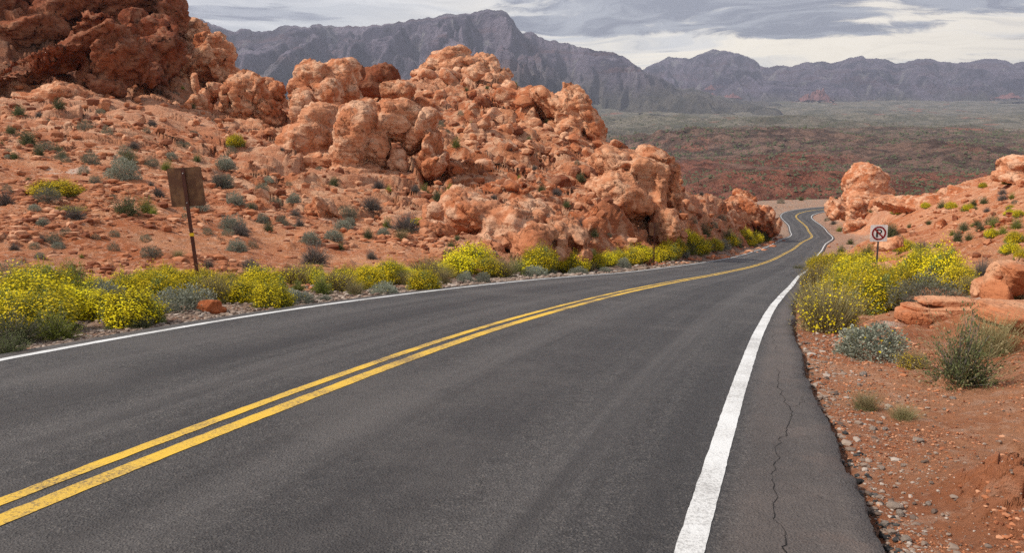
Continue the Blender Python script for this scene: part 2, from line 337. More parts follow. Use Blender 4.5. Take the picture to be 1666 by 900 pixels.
zb = zr - .07 + np.clip(out_d, 0, 3) * -.015
P[:, 2] = np.where(out_d < 0, zr - .13, zb * (1 - zone) + P[:, 2] * zone)
P[:, 2] = np.where((out_d < .22) & (out_d > -0.6), np.minimum(P[:, 2], zr - .13 + .09 * sstep(out_d, -.05, .22)), P[:, 2])
G = P.reshape(NR, nc, 3)
def normals(G):
    du = np.zeros_like(G); dv = np.zeros_like(G)
    du[:, 1:-1] = G[:, 2:] - G[:, :-2]; du[:, 0] = G[:, 1] - G[:, 0]; du[:, -1] = G[:, -1] - G[:, -2]
    dv[1:-1] = G[2:] - G[:-2]; dv[0] = G[1] - G[0]; dv[-1] = G[-1] - G[-2]
    n = np.cross(du, dv); n /= np.linalg.norm(n, axis=-1, keepdims=True) + 1e-9
    return n * np.sign(n[..., 2:3] + 1e-6)
N0 = normals(G).reshape(-1, 3)
N0[:, 2] += .25; N0 /= np.linalg.norm(N0, axis=1, keepdims=True)
cliff = sstep(Yd, np.interp(cpx, [-420, 0, 200, 300, 420, 480, 900], [50, 62, 72, 78, 92, 200, 200]) - 4, np.interp(cpx, [-420, 0, 200, 300, 420, 480, 900], [56, 70, 80, 88, 98, 230, 230]))
free = sstep(out_d, .5, 4) 
D = np.zeros(len(P), np.float32)
m = (rk > .01) & (Yd < 215)
dd = np.zeros(len(P), np.float32)
resv = np.abs(np.gradient(TY, axis=0)).ravel()[m].astype(np.float32)
A_ = rock_disp(P[m], 1, 1.0, R(30), res=resv); B_ = rock_disp(P[m] + 300, 1, 1.5, R(-32), res=resv)
bigr = sstep(Yd[m], rock_from[m] + 6, rock_from[m] + 22)
bigr = np.maximum(bigr, sstep(cpx[m], 700, 800) * (cpx[m] < 1280)) 
leftflat = (1 - cliff[m]) * sstep(cpx[m], 470, 380)
dd[m] = A_ * (.30 + .45 * bigr) * (1 - cliff[m]) * (1 - .55 * leftflat) + B_ * cliff[m] * .6
D += dd * rk * free
# keep the relief no steeper than the mesh can carry along its rows
DG = D.reshape(NR, nc); RS = np.abs(np.gradient(TY, axis=0)) + .015
for _ in range(10):
    gr_ = np.zeros_like(DG); gr_[1:-1] = np.abs(DG[2:] - DG[:-2]) / (2 * RS[1:-1]); gr_ = np.maximum(gr_, np.maximum(np.roll(gr_, 1, 1), np.roll(gr_, -1, 1))); w_ = sstep(gr_, .9, 1.7)
    bl = DG.copy(); bl[1:-1] = (DG[:-2] + 2 * DG[1:-1] + DG[2:]) / 4; b2 = bl.copy(); b2[:, 2:-2] = (bl[:, :-4] + 2 * bl[:, 1:-3] + 2 * bl[:, 2:-2] + 2 * bl[:, 3:-1] + bl[:, 4:]) / 8
    DG = DG * (1 - w_) + b2 * w_
D = DG.ravel()
# soil: rills, rubble and small stones
soil = (1 - rk) * free
f1, f2, idn = worley(P, (.9, .9, .9), 3)
D += soil * (fbm(P, .35, 4) * .26 + .10 * (1 - np.abs(fbm(P + 5, .8, 3))) * np.clip(Yd / 20, .2, 1) + np.where(idn > .72, np.maximum(0, .32 - f1) * .55, 0) * np.clip(Yd / 15, .3, 1))
f1b, f2b, idb = worley(P, (.24, .24, .24), 8)
D += sstep(out_d, .1, 1.0) * (1 - rk) * (fbm(P, 2.2, 4) * .028 + np.where(idb > .6, np.maximum(0, .38 - f1b) * .09, 0))
gr = sstep(out_d, .15, .8) * (1 - rk) * (Yd < 14)
D += gr * (fbm(P + 9, 5.5, 4, .6) * .012 + np.maximum(0, fbm(P + 3, 1.4, 4)) * .045)
# the low mound of packed earth in the near right corner
mx, my, _ = at(1640, 760, 4.3)
md = ((P[:, 0] - mx) / 1.0) ** 2 + ((P[:, 1] - my) / .8) ** 2
D += np.exp(-md * 1.3) * (.26 + .08 * fbm(P, 1.7, 4)) * sstep(out_d, .2, .9)
sx, sy, _ = at(1665, 760, 4.2); shelf = np.exp(-((P[:, 0] - sx) / .75) ** 2 - ((P[:, 1] - sy) / .75) ** 2) + .9 * np.exp(-((P[:, 0] - at(1600, 560, 7.5)[0]) / .5) ** 2 - ((P[:, 1] - 7.9) / .35) ** 2)
shelf = sstep(shelf + fbm(P, 1.3, 4) * .22, .35, .8) * (Yd < 12) * sstep(out_d, .4, 1.0); mm_ = shelf > .01
D[mm_] += shelf[mm_] * rock_disp(P[mm_] + 20, 1.0, .10, R(-8)) + shelf[mm_] * .05
rkc = np.maximum(rk, shelf * .85)
P = P + N0 * D[:, None]
gravel = sstep(apron * 1.25 + patch + fbm(P, 1.1, 3) * .35 - out_d, -.2, .5) * np.where(off > 0, np.where(st < 22, .15, .8), 1.0)
soilw = 1 - rk
pale = sstep(fbm(P + 77, .05, 3), -.1, .5)
varn_shade = cliff * .9 * sstep(fbm(P + 21, .05, 4) + np.interp(cpx, [0, 420], [.5, -.1]), -.25, .5)  # left cliff darkened: varnished rock, with shade and vignette put into the colour

# ------------------------------------------------------------------ materials
def material(name):
    m = bpy.data.materials.new(name); m.use_nodes = True; t = NT(m.node_tree); t.n.clear()
    b = t.new('ShaderNodeBsdfPrincipled'); o = t.new('ShaderNodeOutputMaterial'); t.l.new(b.outputs[0], o.inputs[0])
    b.inputs['Roughness'].default_value = .9; b.inputs['Specular IOR Level'].default_value = .25
    return m, t, b
def bump(t, b, h, dist, strength=1.0, prev=None):
    n = t.new('ShaderNodeBump'); t.put(n.inputs['Height'], h); n.inputs['Distance'].default_value = dist; n.inputs['Strength'].default_value = strength
    if prev is not None: t.l.new(prev, n.inputs['Normal'])
    t.l.new(n.outputs[0], b.inputs['Normal']); return n.outputs[0]
def attr(t, name):
    n = t.new('ShaderNodeAttribute'); n.attribute_name = name; return n.outputs['Fac']
def world_pos(t): return t.new('ShaderNodeNewGeometry').outputs['Position']
def rock_colour(t, pos, v=None):
    a = t.noise(pos, .09, 5, .6); b = t.noise(pos, .7, 6, .6); c = t.noise(t.mapv(pos, rot=(R(12), R(28), 0), scale=(.5, .5, 3)), 1.2, 6, .65)
    col = t.mix(t.ramp(a, .35, .65), (.45, .135, .050), (.58, .255, .130))
    col = t.mix(t.math('MULTIPLY', t.ramp(b, .46, .60), .75), col, (.72, .42, .26))
    col = t.mix(t.math('MULTIPLY', t.ramp(c, .52, .66), .7), col, (.30, .090, .036))
    col = t.mix(t.math('MULTIPLY', t.ramp(t.noise(pos, 2.6, 8, .7), .54, .66), .6), col, (.22, .085, .045))
    col = t.mix(t.math('MULTIPLY', t.ramp(t.noise(pos, .33, 7, .7), .58, .66), .5), col, (.15, .065, .045))
    return col
def rock_mat(name, gain=(1, 1, 1), dark=0.0, fine=1.0):
    m, t, b = material(name); pos = world_pos(t)
    col = rock_colour(t, pos)
    if dark: col = t.mix(t.math('MULTIPLY', t.ramp(t.noise(pos, .25, 6, .65), .38, .6), dark), col, (.10, .04, .025))
    col = t.mix(1.0, col, gain, 'MULTIPLY')
    t.l.new(col, b.inputs[0])
    wp = t.new('ShaderNodeVectorMath', operation='MULTIPLY_ADD'); nn_ = t.new('ShaderNodeTexNoise'); t.l.new(pos, nn_.inputs['Vector']); nn_.inputs['Scale'].default_value = .9 * fine; nn_.inputs['Detail'].default_value = 4
    t.l.new(nn_.outputs['Color'], wp.inputs[0]); wp.inputs[1].default_value = (1.6 / fine,) * 3; t.l.new(pos, wp.inputs[2])
    crk = t.math('MULTIPLY', t.ramp(t.vor(wp.outputs[0], .75 * fine, 'DISTANCE_TO_EDGE'), 0, .035), t.ramp(t.noise(pos, .4 * fine, 3), .45, .55))
    lay = t.noise(t.mapv(pos, rot=(R(12), R(28), 0), scale=(.6, .6, 3.4)), 1.1 * fine, 8, .68)
    h = t.math('ADD', t.math('ADD', t.math('MULTIPLY', t.noise(pos, 1.5 * fine, 10, .70), .9), t.math('MULTIPLY', lay, .6)), t.math('MULTIPLY', crk, .30))
    n1 = bump(t, b, h, .24 / fine, 1.0)
    return m
M_rock = rock_mat('red_sandstone'); M_rock_pale = rock_mat('pale_sandstone', (1.06, 1.12, 1.18)); M_rock_dark = rock_mat('varnish_shade_sandstone', (.56, .44, .40), .35)  # dark one: varnished tone, with left cliff shade also put into the colour
M_rock_near = rock_mat('weathered_sandstone', (.95, .9, .85), 0, 5.0)

M_ground, t, b = material('desert_ground'); pos = world_pos(t)
a_r, a_g, a_v, a_p = attr(t, 'rock'), attr(t, 'gravel'), attr(t, 'varnish_shade'), attr(t, 'pale')
rc = rock_colour(t, pos)
rc = t.mix(t.math('MULTIPLY', a_p, .5), rc, (.60, .31, .19))
s1 = t.noise(pos, .35, 6, .62); s2 = t.noise(pos, 4.5, 8, .7)
sc = t.mix(t.ramp(s1, .35, .65), (.44, .135, .048), (.60, .27, .135))
sc = t.mix(t.math('MULTIPLY', t.ramp(s2, .50, .62), .7), sc, (.66, .38, .25))
sc = t.mix(t.math('MULTIPLY', t.ramp(t.noise(pos, 14, 12, .86), .54, .64), .45), sc, (.18, .065, .03))
sc = t.mix(t.math('MULTIPLY', t.ramp(t.noise(pos, .19, 6, .7), .62, .68), .8), sc, (.70, .55, .45))
col = t.mix(a_r, sc, rc)
col = t.mix(t.math('MULTIPLY', a_v, .85), col, t.mix(t.ramp(t.noise(pos, .3, 6, .65), .38, .62), (.24, .08, .035), (.06, .026, .018)))
gv = t.new('ShaderNodeTexVoronoi'); t.l.new(pos, gv.inputs['Vector']); gv.inputs['Scale'].default_value = 24
gc = t.mix(gv.outputs['Color'], (.16, .12, .10), (.52, .42, .34)); gs = t.new('ShaderNodeSeparateXYZ'); t.l.new(gv.outputs['Color'], gs.inputs[0])
gc = t.mix(gs.outputs[0], (.17, .115, .085), (.48, .36, .28)); gc = t.mix(t.ramp(t.noise(pos, 1.3, 5, .6), .4, .65), gc, t.mix(.5, sc, gc))
col = t.mix(a_g, col, gc)
t.l.new(col, b.inputs[0])
hs = t.math('ADD', t.math('MULTIPLY', t.noise(pos, 5.5, 12, .80), .17), t.math('MULTIPLY', t.ramp(t.vor(pos, 9), .0, .5, 1, 0), .035))
hr = t.math('ADD', t.math('MULTIPLY', t.noise(pos, 1.5, 10, .70), .50), t.math('MULTIPLY', t.noise(t.mapv(pos, rot=(R(12), R(28), 0), scale=(.6, .6, 3.4)), 1.1, 8, .68), .35))
hm = t.new('ShaderNodeMix', data_type='FLOAT'); t.put(hm.inputs[0], a_r); t.put(hm.inputs[2], hs); t.put(hm.inputs[3], hr)
hg = t.math('ADD', hm.outputs[0], t.math('MULTIPLY', a_g, t.math('MULTIPLY', t.ramp(t.vor(pos, 24), 0, .6, 1, 0), .02)))
bump(t, b, hg, 1.0, .9)

ground = mesh_np('ground', P, grid_faces(NR, nc), M_ground, attrs={'rock': rkc, 'gravel': gravel, 'varnish_shade': varn_shade, 'pale': pale})
tag(ground, kind='structure')

# placement on the finished ground
PG = P.reshape(NR, nc, 3); GPX, GPY = proj(PG)
def put(px, py, ymin=0, ymax=999):
    """first ground point that shows at this place of the picture"""
    c = int(np.argmin(np.abs(np.where(GPX[NR // 2] > 1e8, 0, cols) - px)))
    for _ in range(2):
        rows = np.where((GPY[:, c] <= py) & (PG[:, c, 1] > max(ymin, 2.5)) & (PG[:, c, 1] < ymax))[0]
        if len(rows) == 0: rows = [NR - 1]
        r = rows[0]; c2 = int(np.clip(np.argmin(np.abs(GPX[r] - px)), 0, nc - 1))
        if c2 == c: break
        c = c2
    return PG[r, c].copy()

# ------------------------------------------------------------------ road
M_road, t, b = material('asphalt')
uvn = t.new('ShaderNodeUVMap').outputs[0]; us = t.new('ShaderNodeSeparateXYZ'); t.l.new(uvn, us.inputs[0]); u_s, u_o = us.outputs[0], us.outputs[1]
pos = world_pos(t)
ag = t.new('ShaderNodeTexVoronoi'); t.l.new(pos, ag.inputs['Vector']); ag.inputs['Scale'].default_value = 95
ags = t.new('ShaderNodeSeparateXYZ'); t.l.new(ag.outputs['Color'], ags.inputs[0])
fine = t.noise(pos, 62, 5, .8)
col = t.mix(t.ramp(fine, .36, .66), (.030, .028, .0272), (.110, .101, .098))
col = t.mix(t.math('MULTIPLY', t.ramp(ags.outputs[0], .82, .97), .7), col, (.20, .18, .16))
lane = t.math('ABSOLUTE', t.math('SUBTRACT', t.math('ABSOLUTE', u_o), 1.75))            # distance from a lane's middle
oil = t.ramp(t.math('ADD', lane, t.math('MULTIPLY', t.noise(t.mapv(uvn, scale=(.12, 1, 1)), 1.0, 3), .5)), .25, .95, 1, 0)
wheel = t.ramp(t.math('ABSOLUTE', t.math('SUBTRACT', lane, .85)), .05, .4, 1, 0)
strk = t.noise(t.mapv(uvn, scale=(.06, 2.4, 1)), 1.0, 5, .6)
mot = t.noise(pos, 9, 12, .88); col = t.mix(t.ramp(mot, .50, .60, 0, .75), col, (.018, .0165, .016)); col = t.mix(t.ramp(t.noise(t.mapv(pos, loc=(7, 3, 1)), 13, 12, .88), .54, .63, 0, .7), col, (.21, .185, .17))
ledge_d = t.ramp(u_o, 3.7, 4.25); ledge_l = t.ramp(u_o, -3.55, -3.8)
col = t.mix(t.math('MULTIPLY', t.math('MAXIMUM', ledge_d, ledge_l), t.ramp(t.noise(pos, 2.5, 6, .7), .48, .66, 0, .4)), col, (.26, .16, .12))
col = t.mix(t.math('MULTIPLY', oil, .52), col, (.040, .036, .036))
col = t.mix(t.math('MULTIPLY', wheel, .34), col, (.13, .118, .112))
col = t.mix(t.ramp(strk, .42, .66, 0, .62), col, (.032, .029, .029))
col = t.mix(t.ramp(t.noise(pos, .5, 6, .65), .45, .7, 0, .45), col, (.125, .112, .104))
sh = t.ramp(u_o, 3.55, 3.75); col = t.mix(t.math('MULTIPLY', sh, t.ramp(t.noise(pos, 1.1, 5, .65), .3, .7, .2, .55)), col, (.19, .15, .13))
t.l.new(col, b.inputs[0]); b.inputs['Roughness'].default_value = .62; b.inputs['Specular IOR Level'].default_value = .42
bump(t, b, t.math('ADD', fine, t.math('MULTIPLY', t.ramp(t.vor(pos, 60), 0, .6, 1, 0), .7)), .010, .9)

sv = np.concatenate([np.arange(-20, 2, .2), np.arange(2, 16, .035), np.arange(16, 34, .12), np.arange(34, 80, .4), np.arange(80, 325, .8)])
ow = np.r_[np.linspace(0, .05, 2), np.linspace(.12, .88, 15), np.linspace(.94, 1, 5)]
jag = np.stack([sv, np.zeros_like(sv), np.zeros_like(sv)], 1)
ej_r = fbm(jag, 1.1, 2) * .045 + fbm(jag + 9, 6, 4, .6) * .026; ej_l = fbm(jag + 33, 2, 3) * .02
rV = []; rU = []
for j, f in enumerate(ow):
    er_ = edge_r(sv) + ej_r; el_ = edge_l(sv) + ej_l
    o_ = el_ + (er_ - el_) * f
    rV.append(road_pt(sv, o_)); rU.append(np.stack([sv, o_], 1))
# sides: drop of the pavement edge
o_ = edge_r(sv) + ej_r + .03; rV.append(road_pt(sv, o_, -.10)); rU.append(np.stack([sv, o_], 1))
o_ = edge_l(sv) + ej_l - .03; rV.insert(0, road_pt(sv, o_, -.10)); rU.insert(0, np.stack([sv, o_], 1))
rV = np.stack(rV, 1); rU = np.stack(rU, 1); nn, mm = rV.shape[:2]
road = mesh_np('road', rV.reshape(-1, 3), grid_faces(nn, mm)[:, ::-1], M_road, uv=rU.reshape(-1, 2)); tag(road, kind='structure')

def paint_mat(name, c1, c2, wear=.5):
    m, t, b = material(name); pos = world_pos(t)
    n1 = t.noise(pos, 45, 5, .75); n2 = t.noise(pos, 1.2, 5, .6)
    col = t.mix(t.ramp(n2, .35, .7), c1, c2)
    col = t.mix(t.ramp(t.math('ADD', n1, t.math('MULTIPLY', n2, .6)), .78, .96, 0, wear), col, (.09, .08, .075))
    t.l.new(col, b.inputs[0]); b.inputs['Roughness'].default_value = .6; bump(t, b, n1, .008, .8); return m
M_white = paint_mat('white_road_paint', (.80, .80, .79), (.68, .67, .65), .45)
M_yellow = paint_mat('yellow_road_paint', (.80, .50, .06), (.62, .40, .10), .85)
def line(name, o0, wd, m, s0=-20, s1=322, jit=.006, seed=0):
    s = np.concatenate([np.arange(s0, 34, .05), np.arange(34, 90, .4), np.arange(90, s1, .8)])
    J = np.stack([s + seed, np.zeros_like(s), np.zeros_like(s)], 1)
    wob = fbm(J, .5, 2) * .008
    a = o0 - wd / 2 + wob + fbm(J + 5, 9, 3) * jit; c = o0 + wd / 2 + wob + fbm(J + 8, 9, 3) * jit
    V = np.stack([road_pt(s, a, .004), road_pt(s, (a + c) / 2, .005), road_pt(s, c, .004)], 1)
    o = mesh_np(name, V.reshape(-1, 3), grid_faces(len(s), 3)[:, ::-1], m, road); return o
line('edge_line', -3.5, .11, M_white, seed=3); line('edge_line', 3.5, .14, M_white, seed=30, jit=.004)
line('centre_line', -.105, .105, M_yellow, seed=60); line('centre_line', .115, .135, M_yellow, seed=90)
# cracks in the right shoulder: thin dark ribbons laid on the asphalt
M_crack, t, b = material('crack_dark'); b.inputs[0].default_value = (.012, .011, .011, 1)
def crack(pts, wd=.010, seed=0):
    pts = np.array(pts); n = 160; tt = np.linspace(0, len(pts) - 1, n)
    s = np.interp(tt, np.arange(len(pts)), pts[:, 0]); o = np.interp(tt, np.arange(len(pts)), pts[:, 1])
    J = np.stack([tt * 3 + seed, np.zeros(n), np.zeros(n)], 1)
    o = o + fbm(J, 2, 4) * .03; ww = wd * (.55 + .45 * fbm(J + 4, 3, 2)) * np.clip(np.minimum(tt, tt[-1] - tt) * 2, .1, 1)
    V = np.stack([road_pt(s, o - ww / 2, .0025), road_pt(s, o + ww / 2, .0025)], 1).reshape(-1, 3)
    return V, grid_faces(n, 2)[:, ::-1]
cr = [([(2.4, 4.02), (3.0, 3.98), (3.5, 3.90), (4.2, 3.86), (5.0, 3.88), (5.4, 3.95), (6.0, 3.97), (6.6, 3.88), (7.2, 3.83), (8.2, 3.82)], .0075, 0), ([(5.1, 3.88), (5.15, 4.05), (5.3, 4.2)], .004, 7), ([(4.2, 3.86), (4.05, 4.05), (3.8, 4.3)], .004, 17),
      ([(9.0, 3.8), (10.2, 3.72), (11.5, 3.70)], .006, 9), ([(3.5, 3.90), (3.65, 3.75), (3.7, 3.62)], .003, 21), ([(6.6, 3.88), (6.65, 3.75), (6.9, 3.66)], .003, 27), ([(6.0, 3.97), (6.4, 4.05), (6.9, 4.08)], .004, 31), ([(7.2, 3.83), (7.3, 3.95), (7.2, 4.1)], .004, 37), ([(2.9, 4.0), (3.0, 4.2), (2.9, 4.4)], .004, 41)]
VV = []; FF = []; n = 0
for c in cr:
    V, F = crack(*c); VV.append(V); FF.append(F + n); n += len(V)
mesh_np('crack', np.concatenate(VV), np.concatenate(FF), M_crack, road)
# ------------------------------------------------------------------ valley and mountains
def far_mesh(name, cl, ys, zfun, mat, ufix=None):
    nc_, nr_ = len(cl), len(ys)
    Yv = np.broadcast_to(ys[:, None], (nr_, nc_)); U = np.array([at(c, 175, 1.)[0] for c in cl])
    Xv = U[None] * Yv
    Q = np.stack([Xv, Yv, np.zeros_like(Xv)], -1).reshape(-1, 3)
    Z = zfun(Q, np.broadcast_to(cl[None], (nr_, nc_)).ravel())
    Q[:, 2] = Z
    o = mesh_np(name, Q, grid_faces(nr_, nc_), mat); tag(o, kind='structure'); return o
def pz(py, Yd): return at(833, py, Yd)[2]
vy = [180, 250, 350, 480, 640, 800, 1000, 1400, 1800, 2500, 3500, 5000, 7000, 9000, 14000]
vz = [-42, -37, pz(318, 350), pz(290, 480), pz(277, 640), pz(262, 800), pz(252, 1000), pz(236, 1400), pz(226, 1800), pz(212, 2500), pz(200, 3500), pz(184, 5000), pz(167, 7000), pz(164, 9000), 300]
def gauss(Q, px, Yd, wx, wy, h, pw=2):
    u = at(px, 200, Yd)
    return h * np.exp(-(np.abs((Q[:, 0] - u[0]) / wx) ** pw) - (np.abs((Q[:, 1] - Yd) / wy) ** pw))
def valley(Q, c):
    Yq = Q[:, 1]; z = np.interp(np.log(Yq), np.log(vy), vz)
    s = np.clip(Yq / 1000, .25, 6)
    P3 = Q.copy(); P3[:, 2] = 0
    rg = lambda f, k: 1 - np.abs(fbm(P3 + k, f, 4))
    z = z + (fbm(P3, .0016, 5) * 16 + rg(.0035, 5) * 9 - 5) * np.clip(Yq / 1200, .12, 2.0) * np.interp(Yq, [0, 7000, 9000], [1, 1, .3])
    z = z + rg(.012, 50) * 4.5 * np.clip(Yq / 700, .3, 1) * np.interp(Yq, [0, 3000, 6000], [1, 1, 0]) - 3
    z = z + (rg(.045, 70) - .6) * 3.2 * np.interp(Yq, [200, 400, 1800, 3500], [.4, 1, 1, 0])
    er = (.8 + .45 * rg(.006, 9) + .25 * fbm(P3, .02, 4))
    z = z + gauss(Q, 1250, 1150, 190, 170, 17, 2.6) * er + gauss(Q, 1040, 1250, 260, 190, 15, 2.6) * er
    z = z + gauss(Q, 1560, 760, 62, 75, 15, 1.7) * er + gauss(Q, 1500, 560, 55, 45, 4) * er + gauss(Q, 1130, 420, 60, 30, 3) * er + gauss(Q, 1270, 400, 75, 34, 7) * er + gauss(Q, 1430, 430, 50, 34, 6) * er
    z = z + gauss(Q, 1000, 2600, 500, 300, 26) * er + gauss(Q, 1180, 1750, 260, 130, 16) * er + gauss(Q, 1600, 2100, 300, 160, 22) * er + gauss(Q, 1380, 800, 120, 60, 8) * er + gauss(Q, 1100, 700, 110, 50, 8) * er + gauss(Q, 1380, 3600, 500, 300, 20) * er
    return z
M_valley, t, b = material('valley_scrub'); pos = world_pos(t)
sp = t.new('ShaderNodeSeparateXYZ'); t.l.new(pos, sp.inputs[0])
yn = t.math('ADD', sp.outputs[1], t.math('MULTIPLY', t.math('SUBTRACT', t.noise(pos, .0035, 9, .68), .5), 3200))
red = t.mix(t.ramp(t.noise(pos, .05, 9, .7), .42, .58), (.15, .048, .030), (.32, .125, .080))
brown = t.mix(t.ramp(t.noise(pos, .03, 9, .72), .43, .58), (.095, .060, .048), (.26, .155, .115))
green = t.mix(t.ramp(t.noise(pos, .008, 9, .7), .42, .58), (.125, .120, .085), (.235, .205, .155))
col = t.mix(t.ramp(yn, 450, 800), red, brown); col = t.mix(t.ramp(yn, 900, 2700), col, green)
col = t.mix(t.math('MULTIPLY', t.ramp(t.noise(t.mapv(pos, scale=(1, .5, 1)), .006, 7, .62), .58, .66), .7), col, (.36, .14, .09))
col = t.mix(t.math('MULTIPLY', t.ramp(t.noise(t.mapv(pos, scale=(1, 1, 1)), .0016, 7, .62), .62, .68), .5), col, (.34, .15, .11))
col = t.mix(t.math('MULTIPLY', t.ramp(t.noise(pos, .009, 6, .62), .64, .70), .6), col, (.42, .36, .28))
dots = t.ramp(t.vor(pos, .16), .10, .30, 1, 0)
dots2 = t.ramp(t.vor(pos, .045), .12, .32, 1, 0)
dd_ = t.math('MAXIMUM', t.math('MULTIPLY', dots, .75), t.math('MULTIPLY', dots2, .7))
col = t.mix(t.math('MULTIPLY', dd_, t.ramp(t.noise(pos, .01, 4), .3, .55)), col, (.035, .040, .022))
t.l.new(col, b.inputs[0])
bump(t, b, t.math('ADD', t.math('MULTIPLY', t.noise(pos, .02, 9, .68), 30.0), t.math('MULTIPLY', t.noise(pos, .2, 6, .7), 3.0)), 1.0, 1.0)
VAL = far_mesh('valley', np.concatenate([np.arange(-700, 850, 12.), np.arange(850, 1700, 1.6), np.arange(1700, 2500, 12.)]), np.exp(np.linspace(math.log(185), math.log(14500), 1250)), valley, M_valley)

SKY_L = [(-700, 90), (-300, 60), (0, 50), (200, 45), (313, 38), (338, 29), (363, 43), (390, 49), (413, 50), (450, 47), (481, 39), (515, 41), (548, 43), (586, 37), (628, 39), (680, 31), (733, 23), (765, 20), (796, 15), (812, 17), (825, 19), (830, 26), (836, 34), (841, 46), (850, 56), (863, 52), (875, 60), (905, 65), (925, 74), (943, 78), (970, 84), (1000, 88), (1020, 96), (1045, 112), (1100, 138), (1180, 158), (1300, 178), (1500, 205), (2500, 230)]
SKY_R = [(-700, 130), (700, 130), (900, 135), (1000, 122), (1045, 112), (1060, 101), (1084, 93), (1116, 95), (1135, 88), (1157, 79), (1175, 82), (1194, 88), (1212, 94), (1222, 99), (1233, 108), (1262, 107), (1291, 105), (1310, 102), (1332, 98), (1345, 101), (1360, 101), (1375, 95), (1394, 89), (1405, 95), (1424, 94), (1440, 96), (1452, 102), (1484, 95), (1510, 98), (1544, 102), (1575, 98), (1599, 95), (1625, 98), (1640, 103), (1655, 100), (1666, 99), (1800, 88), (2000, 100), (2500, 110)]
def mountain(name, skyl, foot_py, Yf, Yc, Yb, mat, cl, gul, seed, cliffy=0):
    def f(Q, c):
        Yq = Q[:, 1]; tt = np.clip((Yq - Yf) / (Yc - Yf), 0, 1); bk = np.clip((Yq - Yc) / (Yb - Yc), 0, 1)
        crest = np.interp(c, [a for a, _ in skyl], [pz(b_, Yc) for _, b_ in skyl])
        fine_ = fbm(np.stack([c * .05 + seed, c * 0, c * 0], 1), 1.0, 4) * 30 * (c > -900)
        foot = np.interp(c, [a for a, _ in foot_py], [pz(b_, Yf) for _, b_ in foot_py]) - 60
        crest = crest + fine_ * .8
        P3 = np.stack([Q[:, 0], (Yq - Yc) * .45, np.zeros(len(Q))], 1) + seed * 1000
        warp_ = fbm(P3, 1 / 1800, 4); P4 = P3.copy(); P4[:, 0] += warp_ * 500; P4[:, 1] += fbm(P3 + 900, 1 / 1500, 3) * 350
        rid = 1 - np.abs(fbm(P4, 1 / gul, 5, .52)); rid2 = 1 - np.abs(fbm(P4 + 3000, 1 / (gul * .3), 4, .55))
        prof = tt ** (1.25 + .35 * warp_) 
        prof = prof * (1 - cliffy * .25) + cliffy * .25 * sstep(tt, .72, .93)
        h = foot + (crest - foot) * prof * (1 - .9 * bk)
        env = np.sin(np.pi * np.clip(tt, 0, 1) ** .8) ** .7 * (1 - bk) * np.clip((crest - foot) / 700, .1, 1)
        h = h + env * ((rid - .68) * 900 + (rid2 - .66) * 380) * (gul / 900)
        return np.minimum(h, crest + 900 * (1 - np.abs(tt)) * 0 + 0) if False else np.where(tt < 1, np.minimum(h, foot + (crest - foot) * (.04 + .96 * np.clip(tt, 0, 1) ** .6)), h)
    ys = np.concatenate([np.linspace(Yf - 50, Yc, 240), np.linspace(Yc, Yb, 20)[1:]])
    return far_mesh(name, cl, ys, f, mat)
def mount_mat(name, c1, c2, c3, z0=60, z1=300):
    m, t, b = material(name); pos = world_pos(t)
    col = t.mix(t.ramp(t.noise(pos, .0022, 10, .74), .44, .56), c1, c2)
    band = t.noise(t.mapv(pos, rot=(0, R(14), 0), scale=(.25, .25, 2.4)), .004, 7, .6)
    col = t.mix(t.math('MULTIPLY', t.ramp(band, .52, .62), .6), col, c3)
    col = t.mix(t.math('MULTIPLY', t.ramp(t.noise(t.mapv(pos, scale=(1, 1, .3)), .007, 8, .72), .53, .64), .7), col, (.46, .43, .43))
    col = t.mix(t.math('MULTIPLY', t.ramp(t.noise(t.mapv(pos, scale=(1, 1, .35)), .005, 8, .72), .53, .63), .65), col, (.035, .035, .05))
    zz_ = t.new('ShaderNodeSeparateXYZ'); t.l.new(pos, zz_.inputs[0])
    fan = t.mix(t.ramp(t.noise(pos, .006, 9, .7), .42, .58), (.115, .110, .085), (.24, .215, .17))
    col = t.mix(t.ramp(t.math('ADD', zz_.outputs[2], t.math('MULTIPLY', t.math('SUBTRACT', t.noise(pos, .0025, 6, .6), .5), 420)), z0, z1, 1, 0), col, fan)
    t.l.new(col, b.inputs[0])
    bump(t, b, t.math('ADD', t.math('MULTIPLY', t.noise(pos, .004, 10, .72), 330.0), t.math('MULTIPLY', t.noise(pos, .02, 6, .7), 50.0)), 1.0, 1.0)
    return m
M_mtL = mount_mat('grey_limestone', (.085, .070, .12), (.31, .255, .33), (.26, .145, .155), 40, 420)
M_mtR = mount_mat('grey_limestone_far', (.072, .062, .11), (.25, .205, .285), (.20, .115, .14), 60, 280)
mountain('far_mountains', SKY_R, [(-700, 165), (1000, 165), (2500, 165)], 7600, 9800, 11500, M_mtR, np.arange(820, 2500, 2.5), 800, 3)
mountain('mountains', SKY_L, [(-700, 250), (600, 240), (850, 200), (1000, 182), (1200, 190), (1400, 215), (2500, 230)], 3600, 6400, 7600, M_mtL, np.arange(-700, 1500, 2.5), 850, 1, 1)
# small red outcrops at the mountains' foot
def far_hill(px, py, Yd, wpx, hpx, seed):
    n = 60; a = np.linspace(-1, 1, n); A, B = np.meshgrid(a, a); c0 = at(px, py, Yd); wx = wpx / 2 * Yd / FPX; hz = hpx * Yd / FPX
    Q = np.stack([A.ravel() * wx, B.ravel() * wx * .8, np.zeros(n * n)], 1)
    r = np.sqrt(A.ravel() ** 2 + B.ravel() ** 2)
    Q[:, 2] = np.clip(1 - r ** 2.2, -.3, 1) * hz * (.55 + .75 * fbm(Q + seed, 3.5 / wx, 5)) - hz * .15
    return Q + c0, grid_faces(n, n)
